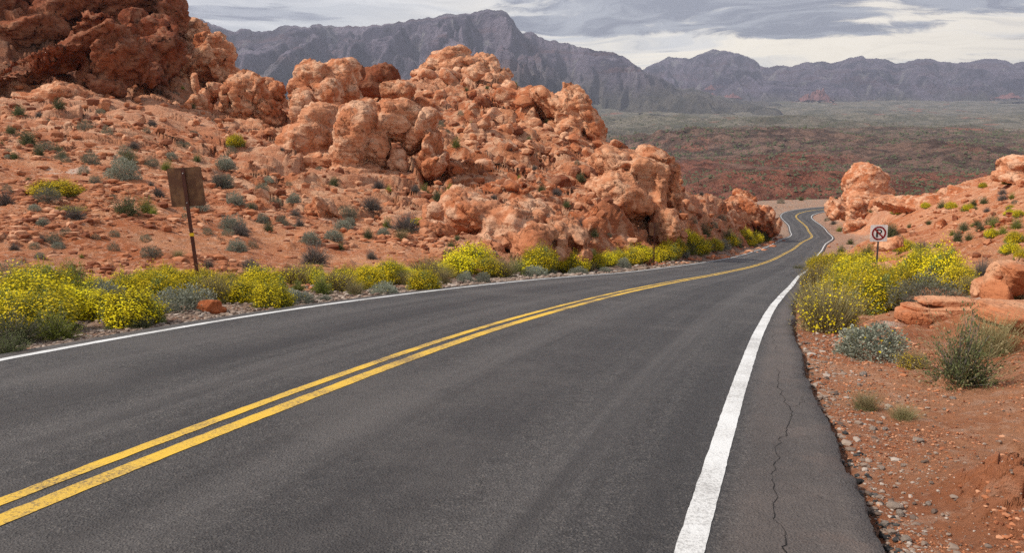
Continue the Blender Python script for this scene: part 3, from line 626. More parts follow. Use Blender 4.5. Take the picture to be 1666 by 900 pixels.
# low desert scrub over the valley floor, too many to count
vv = np.zeros(len(VAL.data.vertices) * 3, np.float32); VAL.data.vertices.foreach_get('co', vv); vv = vv.reshape(-1, 3)
vm = np.flatnonzero((vv[:, 1] > 240) & (vv[:, 1] < 2600) & (vv[:, 0] / vv[:, 1] > -.05) & (vv[:, 0] / vv[:, 1] < .75))
ns_ = 26000; jj = vm[RNG.choice(len(vm), ns_)]
q0 = vv[jj] + RNG.normal(size=(ns_, 3)) * np.array([1.0, 2.5, 0]) * (vv[jj][:, 1:2] / 500)
keep = fbm(q0 * [1, 1, 0], .012, 3) > -.35; q0 = q0[keep]; ns_ = len(q0)
tet = np.array([(1, 0, 0), (.3, .95, 0), (-.8, .6, 0), (-.8, -.6, 0), (.3, -.95, 0), (.35, .2, .8), (-.3, .25, .95), (0, -.4, .75)], np.float32); tf = np.array([(0, 1, 5), (1, 6, 5), (1, 2, 6), (2, 3, 6), (3, 7, 6), (3, 4, 7), (4, 0, 5), (4, 5, 7), (5, 6, 7)])
sz = (RNG.random(ns_) ** 2 * 1.1 + .5) * np.clip(q0[:, 1] / 600, .7, 2.2)
Vs = tet[None] * sz[:, None, None] * RNG.uniform(.7, 1.2, (ns_, 8, 1)) + q0[:, None]
M_scrub, t, b = material('scrub_leaf'); t.l.new(t.mix(t.noise(world_pos(t), .08, 3), (.05, .055, .028), (.13, .135, .075)), b.inputs[0])
tag(mesh_np('valley_scrub', Vs.reshape(-1, 3), (tf[None] + (np.arange(ns_) * 8)[:, None, None]).reshape(-1, 3), M_scrub, smooth=False), kind='stuff')
VV = []; FF = []; n = 0
for a in ((1330, 160, 6900, 44, 17, 0), (1312, 161, 6850, 24, 9, 5), (1150, 158, 6800, 52, 7, 9), (1155, 144, 7300, 16, 6, 13), (1188, 158, 6850, 34, 7, 15), (1640, 158, 7000, 40, 8, 19)):
    V, F = far_hill(*a); VV.append(V); FF.append(F + n); n += len(V)
M_redfar, t, b = material('far_red_rock'); pos = world_pos(t); t.l.new(t.mix(t.noise(pos, .01, 6, .7), (.19, .085, .085), (.32, .16, .15)), b.inputs[0])
bump(t, b, t.noise(pos, .02, 8, .7), 25, 1)
tag(mesh_np('red_hills', np.concatenate(VV), np.concatenate(FF), M_redfar), kind='structure')

# ------------------------------------------------------------------ haze
bm = bmesh.new(); bmesh.ops.create_cube(bm, size=1)
x0, x1, y0, y1, z0, z1 = -13000, 21000, -300, 15000, -420, 2100
for v in bm.verts: v.co = ((x0 + x1) / 2 + v.co.x * (x1 - x0), (y0 + y1) / 2 + v.co.y * (y1 - y0), (z0 + z1) / 2 + v.co.z * (z1 - z0))
hm_ = bpy.data.materials.new('haze_air'); hm_.use_nodes = True; ht = NT(hm_.node_tree); ht.n.clear()
pv = ht.new('ShaderNodeVolumePrincipled'); pv.inputs['Color'].default_value = (.72, .76, .94, 1); pv.inputs['Density'].default_value = 7.5e-5; pv.inputs['Anisotropy'].default_value = .2
ho = ht.new('ShaderNodeOutputMaterial'); ht.l.new(pv.outputs[0], ho.inputs['Volume'])
haze = bm_obj('haze', bm, hm_); tag(haze, kind='stuff')
# ------------------------------------------------------------------ rock formations: lumps fused by a voxel remesh, then weathered
LAND = {}                                     # landmark name -> picture position of its middle, for writing labels
def superell(n=3):
    bm = bmesh.new(); bmesh.ops.create_icosphere(bm, subdivisions=n, radius=1)
    V = np.array([v.co[:] for v in bm.verts], np.float32); F = np.array([[v.index for v in f.verts] for f in bm.faces], np.int32); bm.free(); return V, F
ICO4, ICO4F = superell(4); ICO3, ICO3F = superell(3)
def boxy(V, p):
    a = np.abs(V) ** p; return V / (a.sum(1, keepdims=True) ** (1 / p))
def vnormals(V, F):
    fn = np.cross(V[F[:, 1]] - V[F[:, 0]], V[F[:, 2]] - V[F[:, 0]])
    if F.shape[1] == 4: fn = np.cross(V[F[:, 2]] - V[F[:, 0]], V[F[:, 3]] - V[F[:, 1]])
    n = np.zeros_like(V)
    for k in range(F.shape[1]): np.add.at(n, F[:, k], fn)
    return n / (np.linalg.norm(n, axis=1, keepdims=True) + 1e-9)
def formation(name, label, lumps, mat, vox=.2, amp=.5, size=.5, bury=.3, cat='rock formation', landmark=None, tilt=R(28), fine=.06, group=None, warp=.13, cuts=9):
    """lumps: (px, py, Y, width px, height px, depth m, tilt deg, boxiness) - middle of the lump at forward distance Y"""
    VV, FF, n = [], [], 0
    for L in lumps:
        px, py, Yd, wp, hp, dep, rot = L[:7]; bp = L[7] if len(L) > 7 else 2.6
        wp *= 1.07; hp *= 1.07; c = at(px, py, Yd); V = boxy(ICO4, bp) * np.array([wp / 2 * Yd / FPX, dep / 2, hp / 2 * Yd / FPX])
        V = V + vnormals(V, ICO4F) * (fbm(V + 31 * len(VV) + px, .9 / max(.6, wp * Yd / FPX * .5), 3) * warp * wp * Yd / FPX * .5)[:, None]
        dims = np.array([wp / 2 * Yd / FPX, dep / 2, hp / 2 * Yd / FPX]); rr_ = np.random.default_rng(int(abs(px * 7 + py)))
        for q_ in range(cuts):                                # joints: break flat faces off the lump
            nq = rr_.normal(size=3) * [1, .9, .8]; nq[1] = -abs(nq[1]) if q_ < 6 else nq[1]; nq /= np.linalg.norm(nq); Vn = V / dims; kq = Vn @ nq - rr_.uniform(.62, .92)
            V = V - np.outer(np.maximum(0, kq), nq) * dims
        V = V @ rotm(0, R(rot), random.uniform(-.2, .2)).T + c
        VV.append(V); FF.append(ICO4F + n); n += len(V)
    o = mesh_np('tmp', np.concatenate(VV), np.concatenate(FF), mat)
    md = o.modifiers.new('r', 'REMESH'); md.mode = 'VOXEL'; md.voxel_size = vox; md.adaptivity = 0
    ev = o.evaluated_get(bpy.context.evaluated_depsgraph_get()); me = ev.to_mesh()
    nv, nf = len(me.vertices), len(me.polygons)
    V = np.zeros(nv * 3, np.float32); me.vertices.foreach_get('co', V); V = V.reshape(-1, 3)
    F = np.zeros(nf * 4, np.int32); me.polygons.foreach_get('vertices', F); F = F.reshape(-1, 4)
    ev.to_mesh_clear(); bpy.data.objects.remove(o)
    N = vnormals(V, F)
    V = V + N * (rock_disp(V, amp * .85, size, tilt) + fine * fbm(V, 1.6 / max(size, .1), 4))[:, None]
    org = V.mean(0); org[2] = V[:, 2].min()
    ob = mesh_np(name, V - org, F, mat); ob.location = org
    tag(ob, label, cat, group)
    if landmark: LAND[landmark] = (float(np.mean([l[0] for l in lumps])), float(np.mean([l[1] for l in lumps])))
    return ob
FM = formation
FM('arched_rock', 'broad domed outcrop split by cracks with a dark cave hollow under its right side', [
    (578, 232, 58, 62, 124, 4.2, 10, 2.6), (592, 196, 59.5, 70, 60, 4, -14), (630, 196, 60, 60, 62, 5, -4, 2.6), (656, 194, 60.4, 60, 58, 5, 14, 2.6), (614, 244, 58.6, 34, 70, 3, 4, 3), (684, 214, 60, 36, 76, 4, 30, 2.6), (700, 250, 59, 28, 74, 4, 18, 2.6), (648, 262, 57.6, 26, 36, 1.2, 4, 4), (708, 268, 58, 30, 50, 3, 30), (578, 282, 57, 80, 30, 4, 0)], M_rock_pale, .12, .34, .42, cuts=2, landmark='the arched rock')
FM('rounded_outcrop', 'smooth rounded rock shoulder sloping down left of the arched rock', [
    (520, 200, 64, 60, 56, 5, -10), (500, 232, 63, 90, 60, 5, -32, 2.4), (470, 252, 62, 80, 40, 4, -28), (545, 215, 66, 44, 80, 4, 0), (528, 262, 61, 80, 36, 4, 8), (450, 268, 61, 60, 26, 3, -10)], M_rock_pale, .15, .34, .45, cuts=2)
FM('rock_tower', 'tall pale twin tower of pitted rock behind the arched rock', [
    (510, 150, 82, 64, 96, 6, 6, 2.6), (505, 125, 82, 44, 44, 5, 0), (532, 168, 81, 50, 80, 5, 0, 3), (495, 190, 80, 40, 80, 5, 8), (555, 150, 84, 46, 92, 6, -6, 2.6), (562, 122, 84, 32, 44, 5, 0), (575, 175, 83, 30, 60, 5, 0)], M_rock_pale, .2, .45, .6, cuts=3, landmark='the twin rock tower')
FM('boulder', 'dark wedge boulder on the skyline right of the twin rock tower', [(612, 132, 96, 70, 40, 5, -14, 3), (628, 124, 96, 38, 34, 4, 10, 3), (600, 142, 95, 60, 30, 5, 0)], M_rock_dark, .17, .3, .45, cat='boulder')
FM('boulder', 'small round boulder leaning on the back of the twin rock tower', [(583, 118, 90, 18, 24, 2, 0)], M_rock_dark, .12, .15, .3, cat='boulder')
FM('boulder', 'square brown boulder with a flat face below the skyline wedge', [(648, 146, 90, 54, 38, 4, -12, 4)], M_rock, .14, .2, .4, cat='boulder')
FM('summit_outcrop', 'layered bread-loaf outcrop crowning the middle hill', [
    (735, 94, 114, 66, 34, 7, -10, 2.6), (748, 110, 113, 90, 26, 7, -16, 2.6), (785, 112, 114, 50, 40, 7, 14, 2.6), (696, 112, 112, 46, 24, 5, -16), (806, 124, 112, 46, 34, 6, 22), (800, 104, 115, 26, 22, 5, 0), (765, 126, 110, 60, 20, 5, -8)], M_rock_pale, .24, .5, .6, landmark='the hill summit')
FM('rock_slab', 'large flat sided tilted slab lying below the summit on the right', [(836, 160, 96, 78, 32, 4, 18, 5), (858, 164, 95, 36, 44, 4, -24, 4)], M_rock, .15, .16, .5, cat='boulder', landmark='the large tilted slab')
FM('rock_fins', 'row of steep rounded fins on the right shoulder of the middle hill', [
    (905, 178, 90, 40, 90, 5, -34, 2.6), (885, 168, 91, 26, 60, 5, -26), (932, 180, 90, 42, 76, 6, -28, 2.8), (955, 195, 89, 36, 84, 5, -26, 2.8), (925, 215, 88, 60, 40, 5, -30), (968, 218, 88, 28, 50, 4, -30)], M_rock, .18, .5, .6, landmark='the rock fins')
FM('block_cliff', 'big jointed block of rock with a sheer shaded right face above the yellow bushes', [
    (1012, 318, 58, 96, 62, 5, 22, 4), (1000, 268, 63, 80, 44, 6, 20, 3.4), (1044, 300, 61, 60, 80, 6, 18, 4), (1064, 330, 60, 48, 110, 5, -6, 4), (1082, 372, 58, 38, 60, 4, -10, 3), (990, 345, 58, 50, 40, 4, 0, 3), (1062, 262, 66, 60, 44, 5, 20, 3), (1086, 310, 66, 40, 80, 5, 0)], M_rock, .14, .36, .55, landmark='the block cliff')
FM('low_outcrop', 'low hollowed outcrop with a small black cave behind the yellow roadside bushes', [
    (915, 385, 36.5, 46, 50, 2.4, 0), (940, 392, 36.5, 28, 60, 2.4, -10), (905, 412, 35.5, 60, 36, 2.4, 0), (918, 368, 37.5, 50, 22, 2.6, 14), (912, 398, 35.5, 22, 34, 1.6, 8), (948, 418, 35.5, 24, 30, 2, 0)], M_rock, .08, .26, .32)
FM('slickrock_bluff', 'broad rough bluff of slickrock sloping down to the tallest yellow bush', [
    (760, 352, 38, 130, 70, 5, 14, 2.4), (830, 372, 36.5, 110, 74, 5, 14, 2.4), (870, 398, 35, 80, 60, 4, 10), (800, 400, 34.5, 60, 44, 3, 6), (720, 350, 38, 50, 50, 3, 16), (860, 350, 39, 90, 50, 4, 14)], M_rock_pale, .11, .4, .42, landmark='the slickrock bluff')
FM('rock_slab', 'tapering slab pointing down the slope at the right end of the dark shrub', [(710, 376, 34, 66, 24, 2, 26, 2.8), (735, 396, 33, 50, 14, 1.5, 10, 2.8)], M_rock_pale, .07, .2, .28, cat='boulder')
FM('rock_slab', 'narrow upright slab leaning left in the middle of the soil slope', [(522, 342, 36, 20, 44, 1.2, -28, 3.4), (534, 340, 36.5, 24, 36, 1.4, -20, 3), (506, 344, 36, 16, 24, 1, -14)], M_rock, .06, .18, .25, cat='boulder')
FM('honeycomb_outcrop', 'honeycombed knobbly outcrop with a deep alcove right of the left cliff', [
    (402, 165, 80, 52, 90, 5, 6), (372, 175, 80, 22, 80, 4, 8), (425, 168, 80, 26, 92, 4, -8), (398, 142, 80, 64, 34, 4, 10), (345, 150, 82, 50, 30, 4, -24), (328, 185, 79, 40, 56, 4, -10), (350, 208, 78, 24, 22, 3, 0), (398, 210, 79, 50, 24, 4, 8), (398, 185, 84, 60, 70, 3, 0), (446, 150, 84, 34, 40, 5, 0), (444, 190, 80, 40, 50, 4, 0)], M_rock, .17, .6, .55, landmark='the honeycombed outcrop')
FM('rock_pillar', 'thin upright stone finger on the slope left of the honeycombed outcrop', [(318, 136, 78, 13, 36, 1, -4, 3)], M_rock_pale, .09, .1, .3, cat='rock pillar')
FM('rock_ledge', 'long dark overhanging ledge slanting up to the right across the left cliff', [
    (50, 112, 72, 180, 20, 6, -24, 6), (120, 84, 74, 170, 20, 6, -24, 6), (190, 100, 74, 60, 80, 6, 10, 4), (150, 115, 75, 30, 60, 5, 14), (170, 140, 72, 40, 30, 4, 10)], M_rock_dark, .2, .5, .6, tilt=R(-32), landmark='the long ledge')
FM('cliff_wall', 'dark red broken wall of broad slanting slabs at the top left corner', [
    (20, 60, 88, 150, 60, 8, -26, 4), (90, 20, 92, 160, 60, 8, -24, 4), (170, 10, 96, 110, 70, 8, -20, 4), (40, 0, 96, 160, 60, 8, -28, 4), (230, 0, 100, 90, 70, 8, -10, 4), (-40, 20, 90, 120, 110, 8, -10, 4), (150, 48, 88, 80, 36, 6, -30, 4)], M_rock_dark, .25, .62, .9, tilt=R(-30), landmark='the top left wall', warp=.09)
FM('rock_mound', 'flat whaleback of rock at the foot of the long ledge', [(110, 152, 68, 90, 26, 6, 6), (60, 162, 66, 70, 18, 5, 4)], M_rock, .2, .36, .5)
FM('striated_outcrop', 'striated dark outcrop forming the right end of the left cliff', [
    (345, 105, 98, 66, 76, 8, 24, 3), (325, 85, 100, 50, 50, 7, 10), (365, 115, 97, 36, 60, 6, 10), (300, 120, 96, 60, 60, 7, -30), (318, 62, 106, 40, 46, 6, 20), (350, 70, 108, 30, 30, 5, 20)], M_rock, .24, .6, .75, tilt=R(-32), landmark='the striated outcrop')
FM('cliff_buttress', 'rounded red buttress with dark crevices in the upper left cliff', [
    (230, 60, 90, 60, 80, 8, 20), (260, 90, 88, 50, 80, 7, 26), (205, 95, 84, 40, 70, 6, 18), (275, 30, 100, 36, 70, 7, 10), (240, 120, 82, 50, 36, 6, 14)], M_rock_dark, .24, .7, .75, tilt=R(-32), landmark='the cliff buttress')
FM('roadside_outcrop', 'rugged outcrop end with vertical dark clefts beside the inner bend of the road', [
    (1236, 358, 126, 44, 42, 6, 24, 2.8), (1208, 345, 124, 56, 44, 6, 14), (1253, 373, 125, 22, 32, 5, 14), (1214, 322, 132, 40, 18, 6, 22), (1190, 372, 110, 50, 18, 4, 8)], M_rock, .2, .55, .6, landmark='the road bend outcrop')
FM('rock_spire', 'pale domed spire of layered rock standing right of the road bend', [
    (1409, 300, 176, 62, 46, 9, 2, 2.6), (1407, 284, 176, 46, 38, 8, 4, 2.0), (1413, 322, 174, 72, 26, 9, 4, 2.6), (1436, 312, 176, 24, 22, 6, 30)], M_rock_pale, .22, .26, .75, cuts=0, tilt=R(4), landmark='the domed rock spire')
FM('rock_apron', 'broken pinkish rock apron below the domed rock spire', [
    (1366, 340, 164, 40, 30, 6, 0, 3), (1400, 346, 162, 60, 42, 8, 8), (1436, 348, 160, 60, 46, 8, 14), (1395, 372, 154, 50, 34, 6, 16), (1425, 385, 148, 50, 36, 6, 12), (1460, 365, 150, 50, 30, 6, 20), (1440, 340, 166, 80, 26, 6, 12)], M_rock_pale, .26, .6, .65, tilt=R(8))
FM('rock_outcrop', 'rounded two-layer knob of rock on the right skyline at the picture edge', [(1655, 268, 84, 50, 26, 5, -6), (1648, 288, 83, 46, 22, 5, 6), (1690, 275, 86, 50, 44, 6, 0)], M_rock_pale, .16, .35, .5, tilt=R(4), landmark='the right edge knob')
FM('rock_dome', 'low pale dome of rock on the right ridge line', [(1555, 318, 106, 46, 26, 6, -6), (1520, 330, 105, 90, 26, 6, 0), (1478, 334, 108, 90, 30, 7, 0)], M_rock_pale, .2, .35, .5)
FM('boulder', 'round brown boulder with a dark hole at the right picture edge', [(1654, 452, 12.2, 74, 62, 1.0, 0, 3), (1626, 476, 12, 40, 44, .7, 16), (1622, 446, 12.4, 22, 26, .4, 0), (1605, 468, 13.2, 50, 30, .6, -20)], M_rock_near, .022, .16, .12, cat='boulder', fine=.01, landmark='the holed boulder')
ys1 = put(1525, 524)[1] + .2; ys2 = put(1655, 562)[1] + .4
FM('layered_slab', 'flat two-layer sandstone slab in front of the big grey-green bush', [(1522, 515, ys1, 112, 22, .6, -1, 9), (1532, 503, ys1 + .06, 112, 14, .55, -2, 9), (1540, 491, ys1 + .12, 88, 13, .45, 1, 9), (1494, 517, ys1 - .04, 46, 20, .5, 5, 6)], M_rock_near, .011, .045, .10, cat='boulder', fine=.006, tilt=0, landmark='the two-layer slab', warp=.035, cuts=2)
FM('layered_slab', 'thick stacked sandstone slab at the right edge behind the olive bush', [(1668, 503, ys2 + .1, 110, 14, .8, 2, 9), (1660, 516, ys2, 112, 18, .8, 3, 9), (1666, 531, ys2 - .05, 108, 20, .8, 2, 9), (1672, 549, ys2 - .1, 98, 26, .7, 4, 8)], M_rock_near, .012, .045, .10, cat='boulder', fine=.006, tilt=R(4), landmark='the stacked slab', warp=.035, cuts=2)
y_ = put(339, 511)[1] + .12
FM('roadside_rock', 'brown angular rock lying on the gravel beside the left white line', [(337, 500, y_, 40, 26, .30, 8, 4), (328, 505, y_, 28, 18, .25, -20, 5), (353, 506, y_, 26, 18, .25, 24, 5)], M_rock_near, .009, .05, .09, cat='rock', fine=.005, landmark='the roadside rock')
FM('boulder', 'flat topped brown boulder lying in the scrub right of the no parking sign', [(1450, 398, 40, 44, 20, 1.2, -22, 2.8)], M_rock_near, .05, .12, .2, cat='boulder')
FM('boulder', 'pale blocky boulder in the middle of the right slope', [(1522, 418, 27, 34, 26, .8, 0, 3), (1536, 424, 27, 22, 18, .6, 0)], M_rock_pale, .035, .08, .15, cat='boulder', fine=.01)
FM('rock_slab', 'long pinkish slab behind the yellow bushes by the no parking sign', [(1478, 432, 27, 90, 16, 1.2, -3, 2.8), (1440, 436, 26.5, 40, 14, 1, 0), (1500, 426, 27.5, 50, 14, 1, 4)], M_rock_near, .04, .1, .18, cat='boulder')

# ------------------------------------------------------------------ loose boulders on the slopes
def boulder_mesh(seed, boxp, asp):
    r = np.random.default_rng(seed); V = boxy(ICO4, boxp) * np.array(asp, np.float32) * .5
    for _ in range(13):                                   # break faces off
        n = r.normal(size=3); n /= np.linalg.norm(n); d = r.uniform(.24, .40); k = V @ n
        V = V - np.outer(np.maximum(0, k - d), n)
    N = vnormals(V, ICO4F); V = V + N * (fbm(V + seed * 7, 2.2, 5) * .028)[:, None]
    return V
BOUL = []
for i, (bp, asp) in enumerate(((2.6, (1, .8, .7)), (4, (1.1, .8, .5)), (3, (1, .9, .85)), (2.2, (1.3, .7, .55)), (5, (1, .8, .6)), (3, (.8, .8, 1)))):
    me_o = [mesh_np('boulder', boulder_mesh(i + 1, bp, asp), ICO4F, mt, smooth=True) for mt in (M_rock, M_rock_pale, M_rock_dark)]
    BOUL.append([o.data for o in me_o])
    for o in me_o: bpy.data.objects.remove(o)
PLACED = []                                              # (kind words, category, group, px, py, object)
def drop_boulder(px, py, wpx, tone=None, name='boulder', kind=None, group=None, ymin=0):
    g = put(px, py, ymin); d = g[1]; s = wpx * d / FPX; i = random.randrange(6)
    tone = tone if tone is not None else random.choice((0, 0, 1, 1, 2))
    o = bpy.data.objects.new(name, BOUL[i][tone]); C.objects.link(o)
    o.location = (g[0], g[1] + s * .25, g[2] + s * random.uniform(.02, .2)); o.scale = (s, s, s * random.uniform(.8, 1.1)); o.rotation_euler = (random.uniform(-.5, .5), random.uniform(-.6, .6), random.uniform(0, 6.28))
    words = kind or (('large ' if wpx > 26 else 'small ' if wpx < 13 else '') + ('brown', 'pale', 'dark red')[tone] + (' angular', ' flat', ' blocky', ' wedge-shaped', ' square', ' upright')[i] + ' boulder')
    PLACED.append([words, 'boulder', group or 'boulders strewn over the slopes', px, py, o]); return o
for (px, py, w_) in ((790, 275, 34), (810, 268, 22), (700, 262, 20), (655, 292, 12), (770, 180, 26), (792, 196, 24), (742, 118, 20), (640, 172, 18), (870, 205, 28), (905, 235, 22), (1000, 240, 28), (985, 300, 20), (425, 322, 30), (370, 272, 26), (400, 292, 20), (318, 205, 18), (166, 180, 24), (355, 208, 16), (240, 148, 20), (960, 255, 24), (1110, 285, 20), (1130, 296, 14), (1140, 398, 24), (1110, 388, 22), (1600, 330, 20), (1640, 372, 18), (1625, 365, 26), (1570, 330, 16), (1470, 345, 18), (1530, 372, 22), (1555, 360, 14), (1490, 402, 26), (1610, 398, 20), (1590, 420, 18), (1380, 430, 16), (1660, 430, 20)):
    drop_boulder(px, py, w_)
def in_poly(x, y, poly):
    c = False
    for i in range(len(poly)):
        x1, y1 = poly[i]; x2, y2 = poly[i - 1]
        if (y1 > y) != (y2 > y) and x < (x2 - x1) * (y - y1) / (y2 - y1) + x1: c = not c
    return c
HILL = [(560, 240), (640, 165), (690, 125), (740, 100), (810, 115), (860, 145), (940, 200), (1000, 245), (1090, 290), (1180, 325), (1240, 370), (1120, 395), (1000, 390), (880, 360), (760, 330), (700, 300)]
n = 0
while n < 115:
    px, py = random.uniform(560, 1240), random.uniform(100, 395)
    if in_poly(px, py, HILL): drop_boulder(px, py, 9 + 30 * random.random() ** 2.0); n += 1
n = 0
while n < 46:                                            # bigger slabs lying along the bedding
    px, py = random.uniform(600, 1220), random.uniform(110, 385)
    if in_poly(px, py, HILL):
        o_ = drop_boulder(px, py, 24 + 30 * random.random() ** 1.5, tone=random.choice((0, 1, 1))); o_.rotation_euler = (random.uniform(-.3, .3), R(30) + random.uniform(-.3, .3), random.uniform(-.5, .5)); o_.scale[2] *= .75; n += 1
LSL = [(0, 170), (150, 150), (330, 200), (560, 280), (700, 310), (720, 380), (500, 420), (200, 430), (0, 440)]
n = 0
while n < 45:
    px, py = random.uniform(0, 720), random.uniform(150, 440)
    if in_poly(px, py, LSL): drop_boulder(px, py, 7 + 12 * random.random() ** 2); n += 1
RSL = [(1440, 400), (1470, 340), (1560, 325), (1666, 300), (1666, 420), (1560, 430)]
n = 0
while n < 45:
    px, py = random.uniform(1440, 1666), random.uniform(300, 430)
    if in_poly(px, py, RSL): drop_boulder(px, py, 6 + 12 * random.random() ** 2); n += 1
# ------------------------------------------------------------------ plants
def leaf_mat(name, c1, c2, trans=.25):
    m, t, b = material(name); oi = t.new('ShaderNodeObjectInfo').outputs['Random']
    at_ = attr(t, 'leaf')
    col = t.mix(at_, c1, c2); hs = t.new('ShaderNodeHueSaturation'); t.l.new(col, hs.inputs['Color'])
    t.l.new(t.math('ADD', .8, t.math('MULTIPLY', oi, .4)), hs.inputs['Value']); t.l.new(t.math('ADD', .488, t.math('MULTIPLY', oi, .024)), hs.inputs['Hue'])
    t.l.new(hs.outputs[0], b.inputs[0]); b.inputs['Roughness'].default_value = .75
    tr = t.new('ShaderNodeBsdfTranslucent'); t.l.new(hs.outputs[0], tr.inputs[0])
    mx = t.new('ShaderNodeMixShader'); mx.inputs[0].default_value = trans; t.l.new(b.outputs[0], mx.inputs[1]); t.l.new(tr.outputs[0], mx.inputs[2])
    o = [n for n in t.n if n.type == 'OUTPUT_MATERIAL'][0]; t.l.new(mx.outputs[0], o.inputs[0]); return m
M_brit = leaf_mat('brittlebush_leaf', (.13, .17, .06), (.33, .37, .13)); M_sage = leaf_mat('sage_leaf', (.13, .135, .095), (.27, .27, .19))
M_grey = leaf_mat('silver_leaf', (.17, .19, .14), (.42, .43, .34)); M_green = leaf_mat('green_leaf', (.075, .095, .035), (.21, .22, .095))
M_lime = leaf_mat('lime_leaf', (.14, .17, .03), (.34, .36, .07)); M_dry = leaf_mat('dry_twig', (.22, .17, .08), (.44, .38, .20)); M_twig = leaf_mat('grey_twig', (.10, .085, .075), (.24, .21, .185), .05)
M_stalk = leaf_mat('yellow_green_stalk', (.32, .30, .04), (.52, .48, .08)); M_petal = leaf_mat('yellow_petal', (.76, .57, .006), (.88, .72, .012), .2)

def leaves(pts, dirs, ln, wd, r, jit=.6):
    """one folded quad per point"""
    n = len(pts); d = dirs + r.normal(size=(n, 3)) * jit; d /= np.linalg.norm(d, axis=1, keepdims=True)
    s = np.cross(d, r.normal(size=(n, 3))); s /= np.linalg.norm(s, axis=1, keepdims=True) + 1e-9
    L = (ln * r.uniform(.6, 1.3, n))[:, None]; W = (wd * r.uniform(.6, 1.3, n))[:, None]
    V = np.stack([pts, pts + d * L * .5 + s * W * .5, pts + d * L, pts + d * L * .5 - s * W * .5], 1).reshape(-1, 3)
    F = np.arange(4 * n).reshape(n, 4); return V, F, np.repeat(r.random(n), 4)
def stems(a, b_, wd, r, seg=1):
    n = len(a); d = b_ - a; s = np.cross(d, r.normal(size=(n, 3))); s /= np.linalg.norm(s, axis=1, keepdims=True) + 1e-9
    s2 = np.cross(d, s); s2 /= np.linalg.norm(s2, axis=1, keepdims=True) + 1e-9
    c = (s * -.5 + s2 * .87); e = (s * -.5 - s2 * .87)
    V = np.stack([a + s * wd, a + c * wd, a + e * wd, b_ + s * wd * .5, b_ + c * wd * .5, b_ + e * wd * .5], 1).reshape(-1, 3)
    base = (np.arange(n) * 6)[:, None]
    F = np.concatenate([base + [[0, 1, 4, 3]], base + [[1, 2, 5, 4]], base + [[2, 0, 3, 5]]]); return V, F, np.repeat(r.random(n), 6)
def heads(c, nrm, rad, r):
    n = len(c); nrm = nrm / (np.linalg.norm(nrm, axis=1, keepdims=True) + 1e-9)
    s = np.cross(nrm, r.normal(size=(n, 3))); s /= np.linalg.norm(s, axis=1, keepdims=True); q = np.cross(nrm, s)
    R_ = (rad * r.uniform(.45, 1.35, n))[:, None]; vs_ = []
    for k in range(6):
        a = k * math.pi / 3; rr = R_ * (1.0 if k % 2 else .72)
        vs_.append(c + (s * math.cos(a) + q * math.sin(a)) * rr + nrm * R_ * .15)
    V = np.stack([c] + vs_, 1).reshape(-1, 3); b0 = (np.arange(n) * 7)[:, None]
    F = np.concatenate([b0 + [[0, 1, 2, 3]], b0 + [[0, 3, 4, 5]], b0 + [[0, 5, 6, 1]]]); return V, F, np.repeat(r.random(n), 7)
def dome_pts(r, n, W, H, lump=.22, shell=.35):
    """points in the outer part of a lumpy dome; base on z=0"""
    d = r.normal(size=(n, 3)); d[:, 2] = np.abs(d[:, 2]) * .95 - .12; d /= np.linalg.norm(d, axis=1, keepdims=True)
    rad = 1 + lump * fbm(d + r.uniform(0, 50), 2.3, 3)
    k = (1 - shell * r.random(n) ** 1.5) * rad
    p = d * k[:, None] * np.array([W / 2, W / 2, H]); p[:, 2] = np.maximum(p[:, 2], 0) + .01
    dd_ = d * np.array([1, 1, 1.2]); return p, dd_
def join(parts):
    V, F, A, n = [], [], [], 0
    for v, f, a in parts: V.append(v); F.append(f + n); A.append(a); n += len(v)
    return np.concatenate(V), np.concatenate(F), np.concatenate(A)
def to_data(name, part, mat):
    V, F, A = part; o = mesh_np(name, V, F, mat, smooth=False, attrs={'leaf': A}); d = o.data; bpy.data.objects.remove(o); return d
def clustered(r, n, W, H, lump, shell, k, spread):
    c, cd_ = dome_pts(r, n // k, W, H, lump, shell)
    p = np.repeat(c, k, 0) + r.normal(size=(len(c) * k, 3)) * spread; p[:, 2] = np.maximum(p[:, 2], .01); return p, np.repeat(cd_, k, 0)
PROTO = {}
